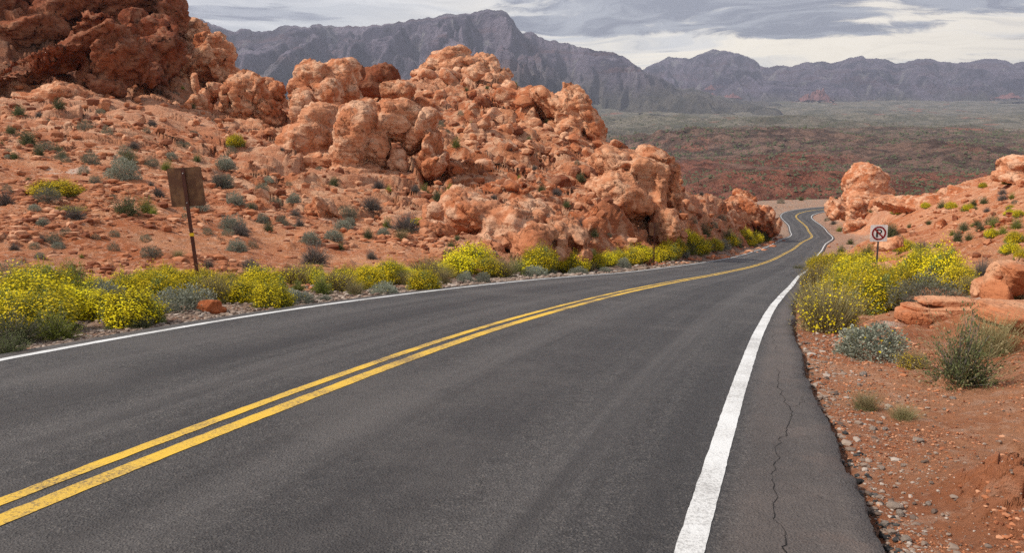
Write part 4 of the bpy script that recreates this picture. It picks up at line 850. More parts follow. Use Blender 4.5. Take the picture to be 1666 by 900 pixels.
def proto(kind, seed):
    r = np.random.default_rng(seed); out = []
    if kind in ('flower', 'flowerlow', 'flowerdry'):
        lm = {'flower': M_brit, 'flowerlow': M_grey, 'flowerdry': M_dry}[kind]
        nf = {'flower': 3900, 'flowerlow': 45, 'flowerdry': 800}[kind]; H = {'flower': .52, 'flowerlow': .46, 'flowerdry': .5}[kind]
        p, d = clustered(r, 5600 if kind != 'flowerdry' else 2600, .98, H, .38, .4, 7, .03)
        out.append(('foliage', to_data('foliage', leaves(p, d, .045 if kind != 'flowerdry' else .06, .026 if kind != 'flowerdry' else .010, r, .7), lm)))
        a0, ad = dome_pts(r, nf, .86, H * .9, .38, .3)
        kk_ = (ad[:, 2] > (-.1 if kind != 'flowerlow' else .2)) & (fbm(ad + seed, 2.6, 3) > r.uniform(-.5, .35, len(ad)) - .40); a0, ad = a0[kk_], ad[kk_]
        tip = a0 + (ad * [.7, .7, 0] + [0, 0, 1.0] + r.normal(size=a0.shape) * .22) * r.uniform(.04, .26, len(a0))[:, None]
        st_n = slice(None)
        sm = stems(a0, tip, .0028, r)
        if kind == 'flowerdry':
            a1, d1 = dome_pts(r, 700, .5, .25, .2, .7); t1 = a1 + (d1 * [.8, .8, .2] + [0, 0, .8] + r.normal(size=a1.shape) * .2) * r.uniform(.25, .6, len(a1))[:, None]
            sm = join([sm, stems(a1, t1, .0035, r)])
        out.append(('stalks', to_data('stalks', sm, M_stalk if kind != 'flowerdry' else M_dry)))
        out.append(('flower_heads', to_data('flower_heads', heads(tip, ad * .5 + [0, -.25, .8] + r.normal(size=tip.shape) * .35, .0185, r), M_petal)))
    elif kind in ('sage', 'silver'):
        p, d = clustered(r, 6500, .97, .60, .24, .5, 8, .022)
        out.append(('foliage', to_data('foliage', leaves(p, d, .042, .011 if kind == 'sage' else .02, r, .55), M_sage if kind == 'sage' else M_grey)))
        a, dd_ = dome_pts(r, 160, .85, .5, .2, .3); out.append(('stems', to_data('stems', stems(a * [.1, .1, .0], a, .005, r), M_twig)))
    elif kind in ('green', 'lime', 'olive'):
        c, cd_ = dome_pts(r, 260, .8, .72, .35, .75); base = r.normal(size=c.shape) * [.05, .05, 0]
        pp = []; dd2 = []
        for k in range(24):
            f = r.uniform(.35, 1.08, len(c))[:, None]; pp.append(base + (c - base) * f + r.normal(size=c.shape) * .025); dd2.append(cd_ + [0, 0, .6])
        p = np.concatenate(pp); d = np.concatenate(dd2); p[:, 2] = np.maximum(p[:, 2], .01)
        out.append(('foliage', to_data('foliage', leaves(p, d, .040, .016, r, .6), {'green': M_green, 'lime': M_lime, 'olive': M_green}[kind])))
        out.append(('stems', to_data('stems', stems(base, c, .005, r), M_twig)))
        if kind == 'olive':
            a1, d1 = dome_pts(r, 260, .9, .62, .25, .3); t1 = a1 + (d1 * [.9, .9, .2] + [0, 0, .55] + r.normal(size=a1.shape) * .25) * r.uniform(.12, .38, len(a1))[:, None]
            out.append(('dry_stalks', to_data('dry_stalks', join([stems(a1, t1, .0022, r), leaves(t1, d1, .03, .02, r, 1)]), M_dry)))
    elif kind == 'twig':
        c, cd_ = dome_pts(r, 900, .95, .62, .3, .6); base = c * r.uniform(.05, .5, len(c))[:, None]; base[:, 2] *= .6
        out.append(('stems', to_data('stems', join([stems(base, c, .0045, r), leaves(*[np.repeat(q, 3, 0) for q in (c, cd_)], .045, .007, r, .9)]), M_twig)))
    elif kind == 'dry':
        a = r.normal(size=(700, 3)) * [.14, .14, 0]; d1 = r.normal(size=(700, 3)) * [.45, .45, .1] + [0, 0, 1]; t1 = a + d1 * r.uniform(.25, .62, 700)[:, None]
        out.append(('stems', to_data('stems', join([stems(a, t1, .0028, r), leaves(t1, d1, .03, .010, r, .8)]), M_dry)))
        p, d = clustered(r, 700, .7, .25, .2, .6, 5, .03); out.append(('foliage', to_data('foliage', leaves(p, d, .04, .018, r, .7), M_brit)))
    return out
WORDS = {'flower': ('yellow-flowering bush', 'flowering bush', 'brittlebush'), 'flowerlow': ('silver-green low bush', 'bush', 'brittlebush'), 'flowerdry': ('straw-stalked yellow-flowering bush', 'flowering bush', 'dry_brittlebush'),
         'sage': ('grey-green sagebrush', 'shrub', 'sagebrush'), 'silver': ('pale silver-green shrub', 'shrub', 'silver_shrub'), 'green': ('dark green shrub', 'shrub', 'green_shrub'), 'lime': ('bright yellow-green shrub', 'shrub', 'lime_shrub'),
         'olive': ('olive bush with dry stalks', 'bush', 'olive_bush'), 'twig': ('bare grey twiggy shrub', 'shrub', 'twiggy_shrub'), 'dry': ('straw-coloured grassy tuft', 'grass tuft', 'dry_tuft')}
def plant(px, py, wpx, kind, hs=1.0, label=None, group=None, Y=None, parts=True):
    if kind not in PROTO: PROTO[kind] = [proto(kind, 100 + 7 * i + len(PROTO) * 31) for i in range(3)]
    g = put(px, py) if Y is None else np.array(at(px, py, Y)); s = wpx * g[1] / FPX * 1.02
    nm = WORDS[kind][2]
    pr_ = random.choice(PROTO[kind]); rz = random.uniform(0, 6.28); sc = (s * random.uniform(.92, 1.08), s * random.uniform(.9, 1.1), s * hs * random.uniform(.92, 1.08))
    if wpx < 22 and len(pr_) == 2 and kind not in ('flower',):            # too small in the picture to show parts
        d0 = pr_[0][1]; o = bpy.data.objects.new(nm, d0); C.objects.link(o); o.location = (g[0], g[1] + s * .1, g[2] - s * .04); o.rotation_euler = (0, 0, rz); o.scale = sc
    else:
        o = empty(nm, (g[0], g[1] + s * .1, g[2] - s * .04), rz); o.scale = sc
        for pn, d in pr_:
            c = bpy.data.objects.new(pn, d); C.objects.link(c); c.parent = o
    grp = group or ('flowering bushes along the road edge' if kind.startswith('flower') else 'desert shrubs dotted over the slopes')
    if label: tag(o, label, WORDS[kind][1], grp)
    else: PLACED.append([('' if wpx >= 16 and wpx < 40 else 'large ' if wpx >= 40 else 'small ') + WORDS[kind][0], WORDS[kind][1], grp, px, py, o])
    return o
kinds_small = ['sage', 'sage', 'sage', 'silver', 'twig', 'green', 'sage']
SLOPE = [(95, 180, 26, 'green'), (43, 236, 38, 'green'), (72, 246, 30), (62, 254, 26), (102, 260, 20), (92, 251, 25, 'green'), (147, 266, 30), (137, 212, 26), (173, 218, 20), (30, 188, 30, 'green'), (78, 200, 12), (248, 206, 18, 'twig'), (238, 217, 14), (197, 290, 54, 'silver', 1.1), (207, 272, 40, 'green'), (245, 273, 24), (270, 278, 24, 'lime'), (278, 258, 20), (383, 240, 28, 'flower'), (317, 228, 18, 'twig'), (365, 278, 34), (357, 304, 42), (287, 161, 14), (312, 178, 14, 'green'), (297, 144, 9, 'lime'), (228, 143, 14, 'green'), (203, 253, 26), (303, 246, 14), (17, 222, 22, 'green'), (63, 190, 16, 'twig'),
 (8, 335, 34, 'twig', 1.3), (75, 328, 40), (84, 318, 66, 'flower', .6), (119, 356, 36), (112, 348, 40, 'flowerdry', .5), (69, 368, 22), (85, 397, 26), (93, 406, 20), (67, 394, 16), (107, 385, 20), (4, 388, 12), (132, 420, 10, 'lime'), (185, 408, 20), (245, 418, 34), (290, 420, 20, 'dry'), (205, 350, 62, 'green', .8), (237, 347, 42, 'lime', .9), (250, 350, 20, 'lime'), (256, 322, 26, 'twig'), (153, 300, 22), (376, 376, 44, 'silver'), (392, 384, 34, 'twig'), (384, 410, 34), (338, 436, 24), (405, 440, 34, 'twig'), (382, 332, 32), (317, 344, 36, 'silver'), (409, 340, 16), (360, 304, 38),
 (410, 341, 20), (448, 337, 24), (478, 340, 24), (480, 356, 26, 'twig'), (425, 363, 24, 'silver'), (437, 378, 26), (458, 367, 26), (410, 405, 18), (410, 440, 28, 'twig'), (437, 446, 24), (505, 396, 34), (541, 392, 30), (556, 377, 32, 'silver'), (566, 356, 34), (603, 344, 36, 'twig'), (498, 301, 10), (542, 302, 24), (425, 310, 22), (510, 428, 56, 'twig', .9), (553, 408, 18), (598, 389, 24), (603, 422, 22, 'twig'), (624, 385, 24, 'silver'), (640, 436, 22, 'twig'), (660, 378, 64, 'twig', .8), (653, 390, 28, 'dry'), (630, 372, 24, 'lime'), (680, 366, 24, 'flower', .6), (617, 308, 26, 'twig'), (632, 312, 16, 'lime'), (675, 313, 18, 'twig'), (690, 322, 22, 'lime'), (712, 332, 26, 'green'), (732, 310, 18, 'lime'), (750, 318, 14), (780, 328, 20), (803, 325, 14, 'twig'), (795, 342, 16), (743, 395, 14), (735, 406, 20, 'green'), (752, 407, 10), (727, 420, 18), (805, 416, 14),
 (717, 150, 9, 'green'), (732, 133, 11, 'green'), (758, 149, 14, 'green'), (792, 145, 11, 'green'), (702, 131, 10, 'green'), (863, 150, 11), (840, 142, 9, 'lime'), (750, 192, 12), (768, 205, 9, 'lime'), (715, 206, 18), (728, 219, 10), (743, 246, 24, 'lime'), (695, 231, 12, 'green'), (723, 290, 14), (880, 315, 20, 'green'), (905, 320, 20, 'twig'), (830, 248, 12, 'twig'), (860, 233, 12), (870, 280, 12, 'twig'), (845, 293, 10, 'lime'), (945, 300, 24, 'green'), (890, 203, 10), (938, 268, 10), (1020, 265, 14, 'green'), (1035, 273, 10, 'green'), (1005, 243, 10),
 (907, 317, 16, 'twig'), (922, 343, 18, 'green'), (1033, 273, 10), (943, 379, 26, 'twig'), (967, 393, 24, 'green'), (990, 378, 14), (962, 416, 18), (880, 405, 18, 'green'), (870, 395, 16, 'twig'), (1047, 426, 34, 'green', 1.1), (1100, 276, 14, 'flower'), (1142, 320, 12, 'twig'), (1103, 357, 16, 'twig'), (1127, 367, 18), (1175, 361, 16), (1160, 371, 18), (1147, 386, 36, 'green'), (1113, 378, 30, 'green'), (1090, 402, 26, 'green'), (1183, 392, 30, 'green'), (1243, 384, 28, 'green'), (1183, 318, 14), (1213, 326, 18, 'green'), (1150, 298, 12), (1270, 332, 14), (1303, 327, 11, 'green'),
 (1369, 334, 14, 'twig'), (1347, 361, 12), (1356, 366, 12, 'twig'), (1366, 377, 14, 'lime'), (1384, 398, 16, 'green'), (1370, 411, 18, 'green'), (1417, 351, 14, 'green'), (1450, 386, 36, 'green', 1.2), (1471, 336, 18, 'green'), (1485, 342, 14), (1501, 333, 14, 'green'), (1507, 340, 14, 'flower'), (1533, 339, 20, 'green'), (1549, 340, 16, 'flower'), (1576, 344, 16, 'flower'), (1587, 343, 12, 'green'), (1615, 368, 32, 'green'), (1598, 328, 14), (1632, 317, 16, 'twig'), (1633, 326, 20, 'twig'), (1652, 334, 12), (1643, 352, 16, 'flower'), (1659, 353, 16, 'flower'), (1614, 388, 20, 'flower'), (1583, 370, 10, 'lime'), (1559, 396, 24, 'green', 1.3), (1577, 392, 20, 'green'), (1512, 366, 14, 'green'), (1480, 371, 12, 'green'), (1458, 402, 30, 'twig'), (1652, 396, 26, 'flower'), (1655, 374, 28, 'lime'), (1413, 418, 34, 'lime'), (1473, 410, 30, 'flower'), (1502, 410, 30, 'twig'), (1526, 404, 20, 'green'), (1551, 414, 20, 'lime'), (1640, 300, 16, 'flower'), (1600, 306, 12, 'flower')]
for q in SLOPE:
    px, py, w_ = q[:3]; kd = q[3] if len(q) > 3 else random.choice(kinds_small); plant(px, py, w_, kd, q[4] if len(q) > 4 else 1.0)
xs_ = 0
while xs_ < 38:
    px, py = random.uniform(0, 720), random.uniform(180, 430)
    if in_poly(px, py, LSL): plant(px, py, random.uniform(9, 24), random.choice(kinds_small)); xs_ += 1
BAND = [(18, 562, 110, 'green', .75), (84, 553, 104, 'lime', .72), (58, 540, 100, 'flower', .9), (5, 535, 100, 'flower', .9), (35, 515, 110, 'flower', .9), (110, 515, 90, 'flower', .85), (212, 530, 104, 'flower', .8), (160, 522, 80, 'flower', .8), (228, 534, 60, 'green', .5), (300, 508, 84, 'flowerlow'), (10, 585, 90, 'green', .7), (60, 490, 90, 'flower'), (118, 488, 80, 'lime'), (165, 495, 70, 'flowerlow'), (200, 490, 64, 'flower'), (250, 492, 74, 'flower'), (345, 494, 70, 'flowerdry'), (390, 492, 60, 'flower', .9), (360, 486, 50, 'flower'), (408, 486, 44, 'flower'), (268, 470, 50, 'flower'), (230, 474, 46, 'flower'), (285, 480, 60, 'flower'), (20, 470, 70, 'sage'), (60, 462, 50, 'sage'), (115, 460, 50, 'lime'), (200, 470, 46, 'twig'), (330, 470, 56, 'flower'), (370, 478, 50, 'flower'),
 (425, 482, 66, 'flower'), (443, 500, 60, 'flower'), (465, 492, 40, 'flowerlow'), (490, 494, 40, 'flowerlow'), (520, 478, 50, 'lime'), (528, 490, 30, 'silver', .6), (550, 474, 50, 'flowerdry'), (577, 480, 36, 'dry'), (597, 468, 56, 'flower', .9), (625, 480, 44, 'flowerlow'), (633, 462, 56, 'flower'), (690, 474, 50, 'flower'), (692, 455, 50, 'flowerdry'), (660, 464, 40, 'dry'), (476, 466, 50, 'flowerdry'), (560, 458, 40, 'flower', .8), (510, 462, 40, 'flower', .8), (720, 462, 40, 'dry'),
 (766, 440, 66, 'flower', 1.0), (742, 447, 58, 'flower', .8), (788, 448, 54, 'flower', .75), (716, 452, 46, 'flower', .7), (808, 452, 40, 'flowerdry'), (757, 461, 30, 'silver'), (786, 460, 28, 'silver'), (822, 450, 40, 'dry'), (842, 446, 36, 'lime'), (877, 444, 46, 'flower'), (862, 446, 34, 'flower', .8), (870, 451, 36, 'silver', .7), (895, 448, 22, 'silver', .7), (912, 441, 22, 'flower'), (934, 443, 38, 'flower'), (942, 448, 28, 'silver', .7), (958, 443, 22, 'dry'), (983, 445, 20, 'silver', .7), (968, 436, 30, 'flower'), (988, 434, 24, 'flower'), (1004, 432, 28, 'flower'), (1013, 436, 24, 'silver'), (1026, 430, 30, 'flower'), (1044, 428, 30, 'flower'),
 (1067, 428, 28, 'flower'), (1087, 423, 30, 'flower'), (1113, 420, 20, 'silver'), (1102, 416, 24, 'flower'), (1124, 414, 24, 'lime'), (1136, 414, 30, 'flower'), (1150, 411, 26, 'green'), (1177, 406, 22, 'silver'), (1163, 407, 22, 'flower'), (1200, 403, 24, 'green'), (1190, 400, 20, 'flower'), (1217, 400, 22, 'flower'), (1230, 396, 20, 'flower'), (1247, 394, 22, 'lime'), (1120, 400, 26, 'flower'), (1213, 388, 18, 'flower'), (1235, 388, 22, 'green')]
for q in BAND: plant(q[0], q[1], q[2] * (1.2 if q[0] > 820 else 1), q[3], q[4] if len(q) > 4 else 1.0, group='bushes along the left road edge')
for i in range(40):
    px = random.uniform(0, 720); plant(px, np.interp(px, [0, 300, 500, 720], [500, 478, 462, 452]) + random.uniform(-14, 14), random.uniform(34, 56) * np.interp(px, [0, 720], [1.2, .7]), random.choice(('flower', 'flower', 'flower', 'flowerdry', 'lime')), random.uniform(.6, .9), group='bushes along the left road edge')
for i in range(24):
    px = random.uniform(1440, 1666); plant(px, random.uniform(322, 425), random.uniform(12, 26), random.choice(('green', 'green', 'lime', 'flower', 'sage', 'twig')))
RB = [(1334, 438, 34, 'flower'), (1362, 440, 46, 'flower'), (1392, 446, 54, 'flower'), (1345, 452, 50, 'flower'), (1378, 462, 60, 'flower'), (1418, 456, 60, 'flower'), (1455, 458, 60, 'flower'), (1415, 478, 70, 'flower'), (1460, 480, 70, 'flower'), (1490, 456, 60, 'flower'), (1505, 462, 64, 'flower', 1.35), (1535, 464, 60, 'flower', 1.4), (1562, 470, 44, 'flower', 1.3), (1582, 478, 36, 'flowerdry', 1.3), (1332, 478, 60, 'flowerdry', 1.1), (1372, 500, 80, 'flower', 1.0), (1425, 508, 84, 'flower', 1.1), (1350, 542, 96, 'flowerdry', 1.35), (1328, 510, 60, 'flowerdry', 1.1), (1300, 440, 26, 'green', .6)]
for q in RB: plant(*q[:4], q[4] if len(q) > 4 else 1.0, group='bushes along the right road edge')
plant(1518, 503, 132, 'sage', .68, 'large grey-green bush with a few yellow flowers behind the two-layer slab')
plant(1424, 583, 118, 'flowerlow', .95, 'low silvery mound of leaves with a few yellow flowers near the right pavement edge')
plant(1572, 628, 140, 'olive', 1.15, 'big olive bush with thin dry flower stalks on the near right ground')
plant(1618, 580, 90, 'dry', 1.3, 'straw-coloured stalks rising behind the big olive bush')
plant(1410, 668, 56, 'dry', .9, 'thin weedy tuft growing in the gravel at the right pavement edge')
plant(1474, 684, 56, 'dry', .7, 'low weedy tuft between the pavement edge and the olive bush')
plant(1488, 600, 46, 'flowerdry', .8, 'sparse sprig of yellow flowers left of the big olive bush')
plant(1652, 500, 46, 'dry', 1.2, 'dry tuft growing against the boulder with a hole')
plant(1600, 450, 40, 'twig', 1.2, 'grey twiggy shrub between the yellow bushes and the boulder with a hole')

# ------------------------------------------------------------------ signs
def metal(name, c, rough=.5, met=0.0, rust=None):
    m, t, b = material(name); tcn = t.new('ShaderNodeTexCoord').outputs['Object']
    col = t.mix(t.ramp(t.noise(tcn, 3.2, 5, .6), .4, .7), c, tuple(x * .72 for x in c))
    if rust: col = t.mix(t.math('MULTIPLY', t.ramp(t.noise(tcn, 4.0, 6, .65), .42, .66), .8), col, rust)
    t.l.new(col, b.inputs[0]); b.inputs['Roughness'].default_value = rough; b.inputs['Metallic'].default_value = met; return m
M_brown = metal('brown_sign_back', (.115, .048, .026), .55, 0, (.23, .115, .055)); M_post = metal('rusty_post', (.085, .026, .018), .6); M_tape = metal('yellow_tape', (.80, .48, .02)); M_bolt = metal('steel_bolt', (.5, .5, .5), .35, .8)
M_signw = metal('white_sign_sheet', (.88, .87, .86), .35); M_red = metal('red_sign_ink', (.27, .012, .018), .4); M_blk = metal('black_sign_ink', (.012, .012, .012), .4); M_steel = metal('dark_steel_post', (.11, .10, .10), .5, .3)
def rounded_plate(w_, h_, th_, rad, m, name, parent, loc=(0, 0, 0)):
    bm = bmesh.new(); vs_ = []
    for cx, cz, a0 in ((w_ / 2 - rad, h_ / 2 - rad, 0), (-w_ / 2 + rad, h_ / 2 - rad, 90), (-w_ / 2 + rad, -h_ / 2 + rad, 180), (w_ / 2 - rad, -h_ / 2 + rad, 270)):
        for k in range(7):
            a = R(a0 + 15 * k); vs_.append(bm.verts.new((cx + rad * math.cos(a), 0, cz + rad * math.sin(a))))
    f = bm.faces.new(vs_); ex = bmesh.ops.extrude_face_region(bm, geom=[f]); bmesh.ops.translate(bm, vec=(0, th_, 0), verts=[v for v in ex['geom'] if isinstance(v, bmesh.types.BMVert)])
    bmesh.ops.recalc_face_normals(bm, faces=bm.faces); o = bm_obj(name, bm, m, parent); o.location = loc; return o
def bars(name, boxes, m, parent, loc=(0, 0, 0)):
    bm = bmesh.new()
    for (x0, x1, y0, y1, z0, z1) in boxes:
        r_ = bmesh.ops.create_cube(bm, size=1)['verts']
        for v in r_: v.co = ((x0 + x1) / 2 + v.co.x * (x1 - x0), (y0 + y1) / 2 + v.co.y * (y1 - y0), (z0 + z1) / 2 + v.co.z * (z1 - z0))
    o = bm_obj(name, bm, m, parent); o.location = loc; return o
def back_sign(px, py, Yd, ppx_top, panel_w, panel_h, lean, label, tape=True, bury=.35, top_off=0.0, yaw=0.0):
    g = at(px, py, Yd); H = (py - ppx_top) * Yd / FPX
    r_ = empty('traffic_sign', tuple(g)); r_.rotation_euler = (0, R(lean), yaw)
    tag(r_, label, 'road sign', 'brown sign backs on the left verge')
    # U-channel post: web and two flanges
    p = bars('post', [(-.018, .018, 0, .004, -bury, H - .02), (-.032, -.018, .0, .016, -bury, H - .02), (.018, .032, .0, .016, -bury, H - .02), (-.022, -.018, .004, .026, -bury, H - .02), (.018, .022, .004, .026, -bury, H - .02)], M_post, r_)
    pn = rounded_plate(panel_w, panel_h, .003, .035, M_brown, 'sign_panel', r_, (top_off, .03, H - panel_h / 2))
    for dz in (H - panel_h * .14, H - panel_h + .07):
        bm = bmesh.new(); bmesh.ops.create_cone(bm, cap_ends=True, segments=8, radius1=.011, radius2=.011, depth=.012, matrix=Matrix.Translation((0, -.006, dz)) @ Matrix.Rotation(R(90), 4, 'X')); bm_obj('bolt', bm, M_bolt, r_)
    if tape: bars('reflector', [(-.036, .036, -.004, .03, H * .395, H * .395 + .055)], M_tape, r_)
    return r_
back_sign(322, 455, 14.4, 270, .62, .70, -3.5, 'back of a brown road sign on a leaning rusty post, nearest on the left verge', top_off=.015)
LAND['the brown sign back'] = (312, 340)
back_sign(1064, 416, 47, 361, .62, .78, -1, 'small distant back of a brown road sign in front of the block cliff', tape=False, bury=.8)
LAND['the distant brown sign'] = (1064, 390)
g = at(1426, 450, 26.5); g[2] = put(1430, 450)[2]; H = 86 * 26.5 / FPX
ps = empty('no_parking_sign', tuple(g)); ps.rotation_euler = (0, R(-1.2), R(-3)); tag(ps, 'square white no parking sign with crossed out black P in a red ring', 'road sign')
zt = at(1428, 365, 26.5)[2] - g[2]
bars('post', [(-.016, .016, 0, .004, -.5, zt - .03), (-.028, -.016, 0, .014, -.5, zt - .03), (.016, .028, 0, .014, -.5, zt - .03)], M_steel, ps)
PW = .60; pz_ = zt - PW / 2
panel = rounded_plate(PW, PW, .004, .04, M_signw, 'sign_panel', ps, (0, -.008, pz_)); panel.scale = (.94, 1, .94)
def ring(r0, r1, m, name, y):
    bm = bmesh.new(); n = 64; a_, b_2, c_, d_ = [], [], [], []
    for k in range(n):
        an = 2 * math.pi * k / n; cs, sn = math.cos(an), math.sin(an)
        a_.append(bm.verts.new((r0 * cs, y, r0 * sn))); b_2.append(bm.verts.new((r1 * cs, y, r1 * sn)))
        c_.append(bm.verts.new((r0 * cs, y + .002, r0 * sn))); d_.append(bm.verts.new((r1 * cs, y + .002, r1 * sn)))
    for k in range(n):
        j = (k + 1) % n; bm.faces.new((a_[k], b_2[k], b_2[j], a_[j])); bm.faces.new((b_2[k], d_[k], d_[j], b_2[j])); bm.faces.new((a_[k], a_[j], c_[j], c_[k]))
    bmesh.ops.recalc_face_normals(bm, faces=bm.faces); return bm_obj(name, bm, m, panel)
ring(.192, .250, M_red, 'prohibition_ring', -.0045)
sl = bars('slash', [(-.205, .205, -.0075, -.0055, -.026, .026)], M_red, panel); sl.rotation_euler = (0, R(45), 0)
# the letter P: stem and bowl
bm = bmesh.new(); pts_o = []; 
def poly(bm, pts, y0, y1):
    f = bm.faces.new([bm.verts.new((x, y0, z)) for x, z in pts]); ex = bmesh.ops.extrude_face_region(bm, geom=[f]); bmesh.ops.translate(bm, vec=(0, y1 - y0, 0), verts=[v for v in ex['geom'] if isinstance(v, bmesh.types.BMVert)])
poly(bm, [(-.095, -.145), (-.035, -.145), (-.035, .145), (-.095, .145)], -.0045, -.0025)
oc = [(.02 + .085 * math.cos(R(a)), .065 + .08 * math.sin(R(a))) for a in range(90, -91, -15)]; ic = [(.018 + .042 * math.cos(R(a)), .065 + .038 * math.sin(R(a))) for a in range(-90, 91, 15)]
poly(bm, [(-.035, .145)] + oc + [(-.035, -.015), (-.035, .027)] + ic + [(-.035, .103)], -.0045, -.0025)
bmesh.ops.recalc_face_normals(bm, faces=bm.faces); bm_obj('letter_p', bm, M_blk, panel)
for dz in (.23, -.23):
    bm = bmesh.new(); bmesh.ops.create_cone(bm, cap_ends=True, segments=8, radius1=.009, radius2=.009, depth=.006, matrix=Matrix.Translation((0, -.003, dz)) @ Matrix.Rotation(R(90), 4, 'X')); bm_obj('bolt', bm, M_bolt, panel)
LAND['the no parking sign'] = (1428, 400)

# ------------------------------------------------------------------ loose stones and rubble
M_stone, t, b = material('grey_stone'); oi = t.new('ShaderNodeObjectInfo').outputs['Random']; tcn = t.new('ShaderNodeTexCoord').outputs['Object']
t.l.new(t.mix(t.math('MULTIPLY', t.noise(tcn, 3, 5, .6), 1.0), t.mix(oi, (.34, .27, .22), (.50, .36, .27)), (.20, .17, .15)), b.inputs[0]); bump(t, b, t.noise(tcn, 5, 6, .7), .15, .6)
sto = []
for i in range(4):
    o = mesh_np('stone', boulder_mesh(40 + i, (3, 4, 2.4, 3)[i], ((1, .8, .5), (1.2, .8, .4), (.9, .8, .6), (1.1, .6, .45))[i]), ICO4F, M_stone, smooth=True); sto.append(o.data); bpy.data.objects.remove(o)
LAND['the pavement edge'] = (1380, 760)
for (px, py, w_, lb) in ((1405, 612, 20, 'round grey stone at the pavement edge below the silvery mound'), (1412, 836, 24, 'pale grey stone in the near bottom gravel'), (1452, 828, 32, 'orange-brown flat stone beside the pale grey stone'), (1465, 840, 22, None), (1398, 628, 12, None), (1492, 720, 22, 'thin tan stone lying alone on the red ground'), (1440, 855, 18, None), (1475, 882, 26, None), (1420, 700, 16, None), (1430, 690, 12, None), (1408, 650, 10, None), (1440, 700, 14, None), (1380, 640, 10, None), (1452, 870, 20, None), (1510, 822, 16, None), (1470, 760, 12, None), (1435, 765, 14, None), (1550, 650, 12, None), (1536, 668, 10, None)):
    g = put(px, py); s = w_ * g[1] / FPX; o = bpy.data.objects.new('stone', random.choice(sto)); C.objects.link(o); o.location = (g[0], g[1], g[2] + s * .12); o.scale = (s, s, s); o.rotation_euler = (0, 0, random.uniform(0, 6))
    if lb: tag(o, lb, 'stone', 'loose stones on the right ground')
    else: PLACED.append(['small grey stone', 'stone', 'loose stones on the right ground', px, py, o])
# crumbled asphalt and gravel along the pavement edges, stony rubble on the slopes: too many to count
def scatter(name, P0, sizes, mat, flat=.55):
    n = len(P0); r = RNG; bV, bF = superell(1); bV = boxy(bV, 3); k = len(bV)
    sc = sizes[:, None] * r.uniform(.6, 1.25, (n, 3)) * [1, 1, flat]; an = r.uniform(0, 6.28, n)
    V = bV[None] * sc[:, None] * .5 * r.uniform(.75, 1.2, (n, k, 1)); ca, sa = np.cos(an)[:, None], np.sin(an)[:, None]
    V = np.stack([V[..., 0] * ca - V[..., 1] * sa, V[..., 0] * sa + V[..., 1] * ca, V[..., 2]], -1) + P0[:, None]
    F = (bF[None] + (np.arange(n) * k)[:, None, None]).reshape(-1, 3)
    o = mesh_np(name, V.reshape(-1, 3), F, mat, smooth=False, attrs={'leaf': np.repeat(r.random(n), k)}); tag(o, kind='stuff'); return o
def pebble_mat(name, c1, c2, c3):
    m, t, b = material(name); a = attr(t, 'leaf'); col = t.mix(t.ramp(a, 0, .6), c1, c2); col = t.mix(t.ramp(a, .6, 1.0), col, c3); t.l.new(col, b.inputs[0]); return m
M_grav = pebble_mat('gravel_stones', (.13, .09, .07), (.30, .22, .17), (.46, .38, .32)); M_rub = pebble_mat('red_rubble', (.18, .055, .025), (.44, .165, .075), (.60, .31, .18)); M_chunk = pebble_mat('asphalt_crumbs', (.018, .017, .017), (.05, .047, .045), (.11, .10, .09))
GX = PG[..., 0]; GY = PG[..., 1]; GZ = PG[..., 2]; OD = out_d.reshape(NR, nc); RK = rk.reshape(NR, nc); OFF = off.reshape(NR, nc)
def pick(mask, n, dens=None):
    idx = np.flatnonzero(mask.ravel()); wgt = None
    if dens is not None: wgt = dens.ravel()[idx]; wgt = wgt / wgt.sum()
    j = RNG.choice(idx, n, p=wgt); q = P[j] + RNG.normal(size=(n, 3)) * np.array([.02, .03, 0]) * (P[j][:, 1:2] / 4); return q, j
vis = (CP > 1280) & (GY < 22) & (OFF > 0) & (OD > .03) & (OD < .9)
q, j = pick(vis, 3000, np.exp(-OD * 5.5) * GY ** .5); scatter('gravel', q, (RNG.random(3000) ** 4 * .055 + .009) * np.clip(q[:, 1] / 5, .8, 2), M_grav)
vis = (GY < 16) & (OFF > 0) & (OD > -.01) & (OD < .16) & (CP > 1250)
q, j = pick(vis, 900, GY ** .5); scatter('asphalt_crumbs', q, RNG.random(900) ** 2 * .05 + .012, M_chunk)
vis = (OFF < 0) & (OD > .03) & (OD < 2.4) & (GY < 60) & (CP > -80)
q, j = pick(vis, 8000, np.exp(-OD * 1.1) * GY ** .3); scatter('gravel', q, (RNG.random(8000) ** 3 * .07 + .016) * np.clip(q[:, 1] / 10, .8, 3), M_grav)
vis = (OD > 2.0) & (RK < .6) & (GY > 12) & (GY < 60) & (CP > -60) & (CP < 1300)
q, j = pick(vis, 9000, np.clip(fbm(P, .35, 3).reshape(NR, nc) + .2, .04, 1)); scatter('rubble', q, (RNG.random(9000) ** 6 * .38 + .045) * np.clip(q[:, 1] / 26, .6, 1.2), M_rub)
vis = (OFF > 0) & (OD > .6) & (RK < .7) & (CP > 1330) & (GY < 130) & (CP < 1760)
q, j = pick(vis, 6500, np.clip(fbm(P, .9, 3).reshape(NR, nc), .02, 1)); scatter('rubble', q, (RNG.random(6500) ** 8 * .18 + .009) * np.clip(q[:, 1] / 16, .22, 4), M_rub)
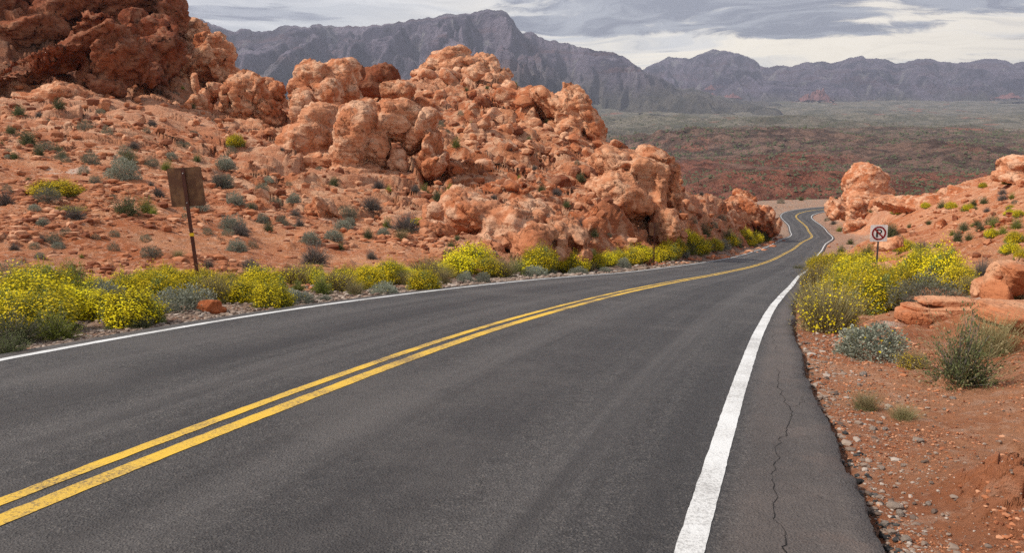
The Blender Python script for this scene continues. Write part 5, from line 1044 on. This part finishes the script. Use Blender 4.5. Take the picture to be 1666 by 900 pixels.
vis = (RK > .5) & (GY < 150) & (CP > -60) & (CP < 1300)
q, j = pick(vis & (GY < np.interp(CP, [300, 420], [78, 140])), 9000, None); scatter('rubble', q, (RNG.random(9000) ** 5 * .8 + .10) * np.clip(q[:, 1] / 60, .5, 1.3), M_rub, .75)

vis = (OFF > 0) & (OD > .1) & (CP > 1250) & (CP < 1760) & (GY < 11)
q, j = pick(vis, 12000, GY * np.clip(fbm(P, 1.6, 3).reshape(NR, nc) + .5, .1, 1)); scatter('grit', q, (RNG.random(12000) ** 3 * .020 + .005) * np.clip(q[:, 1] / 6, .7, 1.8), M_rub, .7)
vis = (OFF > 0) & (OD > .1) & (OD < 1.6) & (CP > 1250) & (CP < 1760) & (GY < 12)
q, j = pick(vis, 3500, GY * np.exp(-OD * 2)); scatter('grit', q, (RNG.random(3500) ** 3 * .028 + .006) * np.clip(q[:, 1] / 6, .7, 1.8), M_grav, .7)
# ------------------------------------------------------------------ labels for everything placed by the loops
ORD = ['nearest', 'second nearest', 'third nearest', 'fourth nearest', 'fifth nearest', 'sixth nearest', 'seventh nearest', 'eighth nearest', 'ninth nearest', 'tenth nearest', 'eleventh nearest', 'twelfth nearest', 'thirteenth nearest', 'fourteenth nearest', 'fifteenth nearest', 'farthest']
buckets = {}
for it in PLACED:
    words, cat_, grp, px, py, o = it
    best = min(LAND, key=lambda k: math.hypot(LAND[k][0] - px, (LAND[k][1] - py) * 1.2)); dx, dy = px - LAND[best][0], py - LAND[best][1]
    if abs(dx) > abs(dy) * 1.0: side = 'to the right of' if dx > 0 else 'to the left of'
    else: side = 'below' if dy > 0 else 'above'
    buckets.setdefault((words, best, side), []).append((math.hypot(dx, dy), it))
for (words, best, side), lst in buckets.items():
    lst.sort(key=lambda q: q[0])
    for i, (_, it) in enumerate(lst):
        o = it[5]
        if len(lst) == 1: lab = '%s %s %s' % (words, side, best)
        else: lab = '%s, %s %s %s' % (words, ORD[min(i, 15)], side, best)
        tag(o, lab, it[1], it[2])
